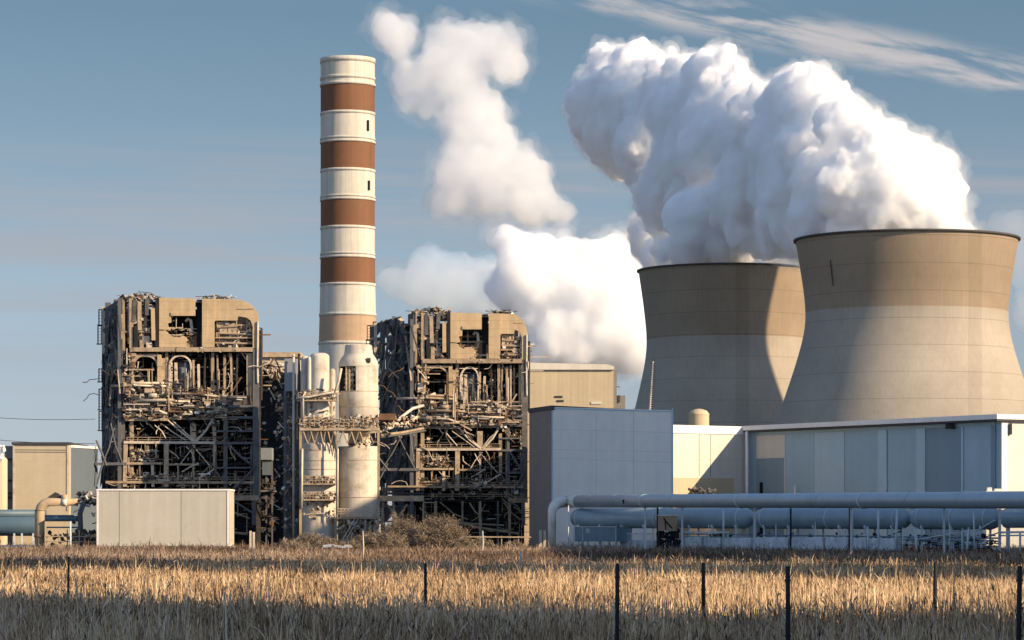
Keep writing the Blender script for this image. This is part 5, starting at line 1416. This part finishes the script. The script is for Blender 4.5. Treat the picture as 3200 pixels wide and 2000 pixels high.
def grass(name, label, y0, y1, per_m2, h0, h1, w, seed, cols, bend=.35, heads=True, xpad=13.0, patch=0.0):
    rg = np.random.default_rng(seed)
    n = int(per_m2 * ((y1 ** 2 - y0 ** 2) / 6 + 2 * xpad * (y1 - y0)))
    y = np.sqrt(rg.uniform(y0 ** 2, y1 ** 2, n)); x = rg.uniform(-1, 1, n) * (y / 6 + xpad)
    # clumps: pull plants together, vary height over the field
    cl = np.sin(x * .9 + 2.1 * np.sin(y * .31)) * np.sin(y * .63 + 1.7 * np.sin(x * .37)) + .5 * np.sin(x * 2.3 + y * 1.1)
    h = rg.uniform(h0, h1, n) * (1 + .22 * cl + .12 * np.sin(x * .21 + 3 * np.sin(y * .07))) * np.where(rg.random(n) < .05, rg.uniform(1.2, 1.55, n), 1.0)
    tone = np.clip(rg.normal(.5, .26, n) + .10 * cl + .12 * np.sin(x * .33 + 2 * np.sin(y * .19)) + patch * np.sin(x * .11 + 1) * np.sin(y * .05), 0, 1)
    ang = rg.uniform(0, 2 * np.pi, n); lean = np.abs(rg.normal(0, bend, n)) * h
    dx, dy = np.cos(ang) * lean, np.sin(ang) * lean
    fa = rg.uniform(-.5, 1.3, n); wx, wy = np.cos(fa), np.sin(fa)       # blades mostly face the viewer
    ww = w * rg.uniform(.6, 1.5, n)
    z0 = np.zeros(n)
    P = []
    for f, wf, lf in ((0, .8, 0), (.45, 1, .25), (.8, .75, .62), (1, .12, 1.0)):
        cx, cy, cz_ = x + dx * lf, y + dy * lf, h * f * (1 - .12 * lf * np.minimum(lean / h, 1))
        for s in (-1, 1): P.append(np.stack([cx + s * wx * ww * wf / 2, cy + s * wy * ww * wf / 2, cz_], 1))
    V = np.stack(P, 1).reshape(-1, 3)
    base = (np.arange(n) * 8)[:, None]
    Fq = np.concatenate([base + np.array([[0, 1, 3, 2]]), base + np.array([[2, 3, 5, 4]]), base + np.array([[4, 5, 7, 6]])], 1).reshape(-1, 4)
    T = np.repeat(tone, 8)
    if heads:                                                          # seed heads: small spindles near the tip
        k = np.where(rg.random(n) < .16)[0]; m_ = len(k)
        tx, ty, tz = x[k] + dx[k], y[k] + dy[k], h[k]
        hl = rg.uniform(.10, .24, m_); hw = rg.uniform(.008, .018, m_) * (w / .014) ** .5
        ex, ey = dx[k] * .4, dy[k] * .4
        Hs = [np.stack([tx - ex * .3, ty - ey * .3, tz - hl * .5], 1), np.stack([tx + hw, ty, tz], 1), np.stack([tx + ex * .3, ty + ey * .3, tz + hl * .5], 1), np.stack([tx - hw, ty, tz], 1)]
        hv = np.stack(Hs, 1).reshape(-1, 3); hb = len(V) + (np.arange(m_) * 4)[:, None]
        V = np.concatenate([V, hv]); Fq = np.concatenate([Fq, hb + np.array([[0, 1, 2, 3]])]); T = np.concatenate([T, np.repeat(np.clip(tone[k] - .15, 0, 1), 4)])
    me = bpy.data.meshes.new(name)
    me.vertices.add(len(V)); me.vertices.foreach_set('co', V.astype(np.float32).ravel())
    me.loops.add(Fq.size); me.loops.foreach_set('vertex_index', Fq.astype(np.int32).ravel())
    me.polygons.add(len(Fq)); me.polygons.foreach_set('loop_start', np.arange(0, Fq.size, 4, dtype=np.int32)); me.polygons.foreach_set('loop_total', np.full(len(Fq), 4, dtype=np.int32))
    at_ = me.attributes.new('tone', 'FLOAT', 'POINT'); at_.data.foreach_set('value', T.astype(np.float32))
    me.update(); me.validate()
    me.materials.append(straw_mat(name + '_straw', cols))
    o = bpy.data.objects.new(name, me); COL.objects.link(o)
    return tag(o, label, 'grass', kind='stuff')


GOLD = [(0, (.045, .03, .023)), (.4, (.26, .168, .10)), (.66, (.64, .43, .235)), (1, (.88, .69, .46))]
DRY = [(0, (.05, .036, .03)), (.4, (.155, .105, .075)), (.7, (.28, .195, .135)), (1, (.44, .335, .25))]
grass('tall_grass', 'tall dry straw grass with bent stems filling the foreground', 50, 108, 52, .60, 1.05, .017, 1, GOLD, bend=.24)
grass('reed_stems', 'pale leaning reed stems scattered through the foreground grass', 50, 80, 4.5, .85, 1.3, .03, 9, [(0, (.22, .15, .10)), (.4, (.42, .30, .20)), (.7, (.58, .43, .30)), (1, (.7, .56, .41))], bend=.42)
grass('dry_grass', 'golden dry grass across the middle of the field', 108, 175, 34, .62, .92, .028, 2, GOLD, patch=.1)
grass('scrub_grass', 'brown scrubby weeds between the field and the plant', 175, 318, 13, .5, .98, .055, 3, DRY, bend=.5, patch=.35)


# ------------------------------------------------------------------ shrubs
def shrub(name, label, x, y, r, h, seed, n=420, cols=DRY, grp=None):
    rg = random.Random(seed); V, Fq, T = [], [], []

    def blade(p, q, w):
        d = q - p; s = d.cross(Vector((rg.uniform(-1, 1), rg.uniform(-1, 1), rg.uniform(-.3, .3)))).normalized() * w
        b0 = len(V); V.extend([p - s, p + s, q + s * .4, q - s * .4]); Fq.append((b0, b0 + 1, b0 + 2, b0 + 3)); T.extend([tn] * 4)
    for i in range(n):
        tn = min(1, max(0, rg.gauss(.5, .25)))
        a, rr = rg.uniform(0, math.tau), rg.random() ** .6
        d = Vector((math.cos(a) * rr * r, math.sin(a) * rr * r * .8, h * (1 - .55 * rr ** 2) * rg.uniform(.55, 1.08)))
        p = Vector((x, y, 0)) + Vector((math.cos(a) * r * .12, math.sin(a) * r * .12, 0)); st = p
        for k in range(4):
            q = st + d * .25 + Vector((rg.gauss(0, .05), rg.gauss(0, .05), rg.gauss(0, .03))) * r
            blade(st, q, .028 - .004 * k)
            if k > 0:
                for _ in range(5):
                    m_ = st.lerp(q, rg.random()); tip = m_ + Vector((rg.gauss(0, .30), rg.gauss(0, .30), abs(rg.gauss(.18, .20)))) * r * .42
                    blade(m_, tip, .016)
                    for _ in range(2): m2 = m_.lerp(tip, rg.uniform(.4, 1)); blade(m2, m2 + Vector((rg.gauss(0, .12), rg.gauss(0, .12), rg.gauss(.06, .1))), .022)
            st = q
    me = bpy.data.meshes.new(name); me.from_pydata([tuple(v) for v in V], [], Fq)
    a_ = me.attributes.new('tone', 'FLOAT', 'POINT'); a_.data.foreach_set('value', T)
    me.materials.append(SHRUB)
    o = bpy.data.objects.new(name, me); COL.objects.link(o)
    return tag(o, label, 'shrub', grp)


SHRUB = straw_mat('shrub_twigs', [(0, (.055, .04, .032)), (.4, (.185, .14, .10)), (.75, (.33, .26, .185)), (1, (.48, .395, .295))])
sx = lambda u, Y: D(u, 0, Y).x
for i, (u, Y, r, h, lab) in enumerate((
        (950, 290, 2.0, 3.9, 'round leafless shrub before the second ruin, left of a wider one'),
        (1040, 288, 2.7, 3.6, 'widest leafless golden shrub in front of the second ruin'),
        (985, 293, 1.8, 3.0, 'small shrub squeezed behind two rounder shrubs'),
        (905, 282, 2.1, 2.3, 'low grey shrub at the foot of the broad cream vessel'),
        (735, 292, 1.9, 2.0, 'low twiggy shrub below the panel tower'),
        (780, 286, 1.7, 1.6, 'low sparse shrub below the low railed platform'),
        (680, 290, 1.3, 1.5, 'lowest shrub beside the wooden post'),
        (1090, 284, 1.5, 1.6, 'small shrub at the right skirt of the widest shrub'),
        (1215, 290, 1.2, 1.3, 'tiny shrub at the corner of the second ruin'),
        (865, 288, 1.8, 2.0, 'tangled grey shrub right under the low railed platform'),
        (830, 276, 1.5, 1.3, 'flat shrub beside the broken white slabs'),
        (1140, 292, 1.4, 1.5, 'sparse shrub behind the white marker stake'),
        (705, 276, 1.6, 1.2, 'spreading low shrub left of the broken white slabs'))):
    shrub('dry_shrub', lab, sx(u, Y), Y, r, h, 40 + i, n=int(210 * r), grp='leafless shrubs before the ruins')

# a few taller stems
rnd = random.Random(3)
for i, (px, Y, hh, ln, lab) in enumerate(((330 * K, 150, 2.2, .5, 'tall bent straw stem in the golden grass'), (338 * K, 150, 1.6, .4, 'shorter straw stem leaning beside the tall bent one'), (358 * K, 292, 2.6, .5, 'dry weed stalk against the low white shed'), (418 * K, 292, 2.9, .9, 'longer slanting weed stalk against the low white shed'))):
    x = at(px, 0, Y).x; b = MB(); b.tube([(x, Y, 0), (x + ln * .3, Y, hh * .5), (x + ln, Y, hh)], [.03, .022, .01], 5); b.tube([(x + ln * .9, Y, hh * .93), (x + ln * 1.05, Y, hh * 1.06)], [.03, .01], 5)
    tag(b.build('grass_stem', M['lag']), lab, 'stem')

# ------------------------------------------------------------------ posts in the field
for i, (dx, y0, Y, w, lab) in enumerate((
        (162, 1315, 90, .055, 'thin dark fence post standing alone before the low white shed'),
        (1005, 1330, 76, .06, 'dark fence post in the golden grass below the second ruin'),
        (1458.5, 1331, 52, .055, 'tall black fence post reaching the bottom edge, below the skid container'),
        (1661.5, 1329, 78, .075, 'dark fence post in the golden grass below the longest bullet tank'),
        (1861, 1337, 50, .06, 'thick black fence post reaching the bottom edge, under the middle bullet tank'),
        (2210, 1329, 77, .08, 'dark fence post below the last bullet tank'),
        (2409, 1337, 50, .065, 'black fence post at the east picture edge'))):
    q = D(dx, y0, Y); b = MB(); l = rnd.uniform(-.03, .03); w *= .62
    b.tube([(q.x + l, Y, 0), (q.x, Y, q.z - .02), (q.x, Y, q.z)], [w * 1.1, w, w * .7], 8)
    for k in range(3): b.box(q.x - w * 1.35, q.x + w * 1.35, Y - w * .5, Y + w * .5, q.z - .25 - .45 * k, q.z - .22 - .45 * k)
    tag(b.build('fence_post', M['post_dark']), lab, 'fence post', 'dark fence posts in the field')
for dx, y0, Y, w, m, lab in ((857, 1256, 200, .07, 'rubble_pale', 'crooked pale stake below the broad cream vessel'), (1230, 1304, 165, .075, 'rubble_pale', 'short pale stake standing alone above the golden grass'),
                             (1140, 1255, 262, .075, 'barrier', 'white marker stake right of the widest shrub')):
    q = D(dx, y0, Y); b = MB(); b.tube([(q.x - .05, Y, 0), (q.x + .04, Y, q.z * .6), q], [w, w, w * .8], 6); b.tube([q, q + Vector((0, 0, .04))], [w * 1.2, w * .6], 6)
    tag(b.build('field_stake', M[m]), lab, 'stake', 'pale stakes in the field')
t = thing('wooden_post', 'weathered double wooden post right of the low white shed', 'post', (D(596, 0, 285).x, 285, 0))
for s in (-.16, .14):
    b = MB(); q = D(596, 1254 if s < 0 else 1257, 285); b.beam((q.x + s, 285, 0), (q.x + s, 285, q.z), .2); b.build('timber', M['rubble_pale'], t)
t = thing('field_fence', 'low weathered rail fence before the dark base of the second ruin', 'fence', (D(1190, 0, 296).x, 296, 0))
for y in (1268,): b = MB(); b.beam(D(1085, y, 296), D(1255, y + 1, 296), .1, .12); b.build('rail', M['rubble_tan'], t)
for u in (1102, 1145, 1185, 1225, 1250): b = MB(); q = D(u, 1266, 296); b.beam((q.x, 296.1, 0), q + Vector((0, .1, 0)), .1); b.build('post', M['rubble_tan'], t)
t = thing('broken_slabs', 'broken white slabs lying in weeds below the cream vessels', 'slabs', (D(800, 0, 270).x, 270, 0))
for u, v, l in ((775, 1290, .8), (800, 1291, 1.1), (822, 1290.5, .7)):
    b = MB(); q = D(u, v, 262); b.chunk((q.x, 262, q.z), l, .4, .2, .15); b.build('slab', M['barrier'], t)

# ------------------------------------------------------------------ out of the picture to the east: blocks added to shade field, pipes and grey hall
def add_shade_block(label, u0, u1, x0, wide, h):
    """a block added beyond the frame to cast shade; u is the coordinate across the sunlight"""
    y0, y1 = (u0 - .5 * x0) / .866, (u1 - .5 * x0) / .866
    o = thing('shade_block', label, 'hall', (x0, (y0 + y1) / 2, 0))
    P = lambda e: [(x0 - e, y0 - e), (x0 + .866 * wide + e, y0 - .5 * wide - e), (x0 + .866 * wide + e, y1 - .5 * wide + e), (x0 - e, y1 + e)]
    b = MB(); b.prism_z(P(0), 0, h); b.build('wall', M['hall_grey'], o)
    b = MB(); b.prism_z(P(.1), h + .003, h + .5); b.build('roof', M['hall_side'], o)
    return o


add_shade_block('added grey shade block beyond the east edge, nearest the camera', 14, 71.5, 26.0, 12, 27)
add_shade_block('added tall narrow shade block beyond the east edge, in the middle', 119, 153, 40.0, 12, 44)
add_shade_block('added long shade block beyond the east edge, beside the pipeline', 158, 261.0, 62.0, 24, 32)
add_shade_block('added thin shade block beyond the east edge, tallest of its row', 262, 281, 62.0, 14, 46.5)
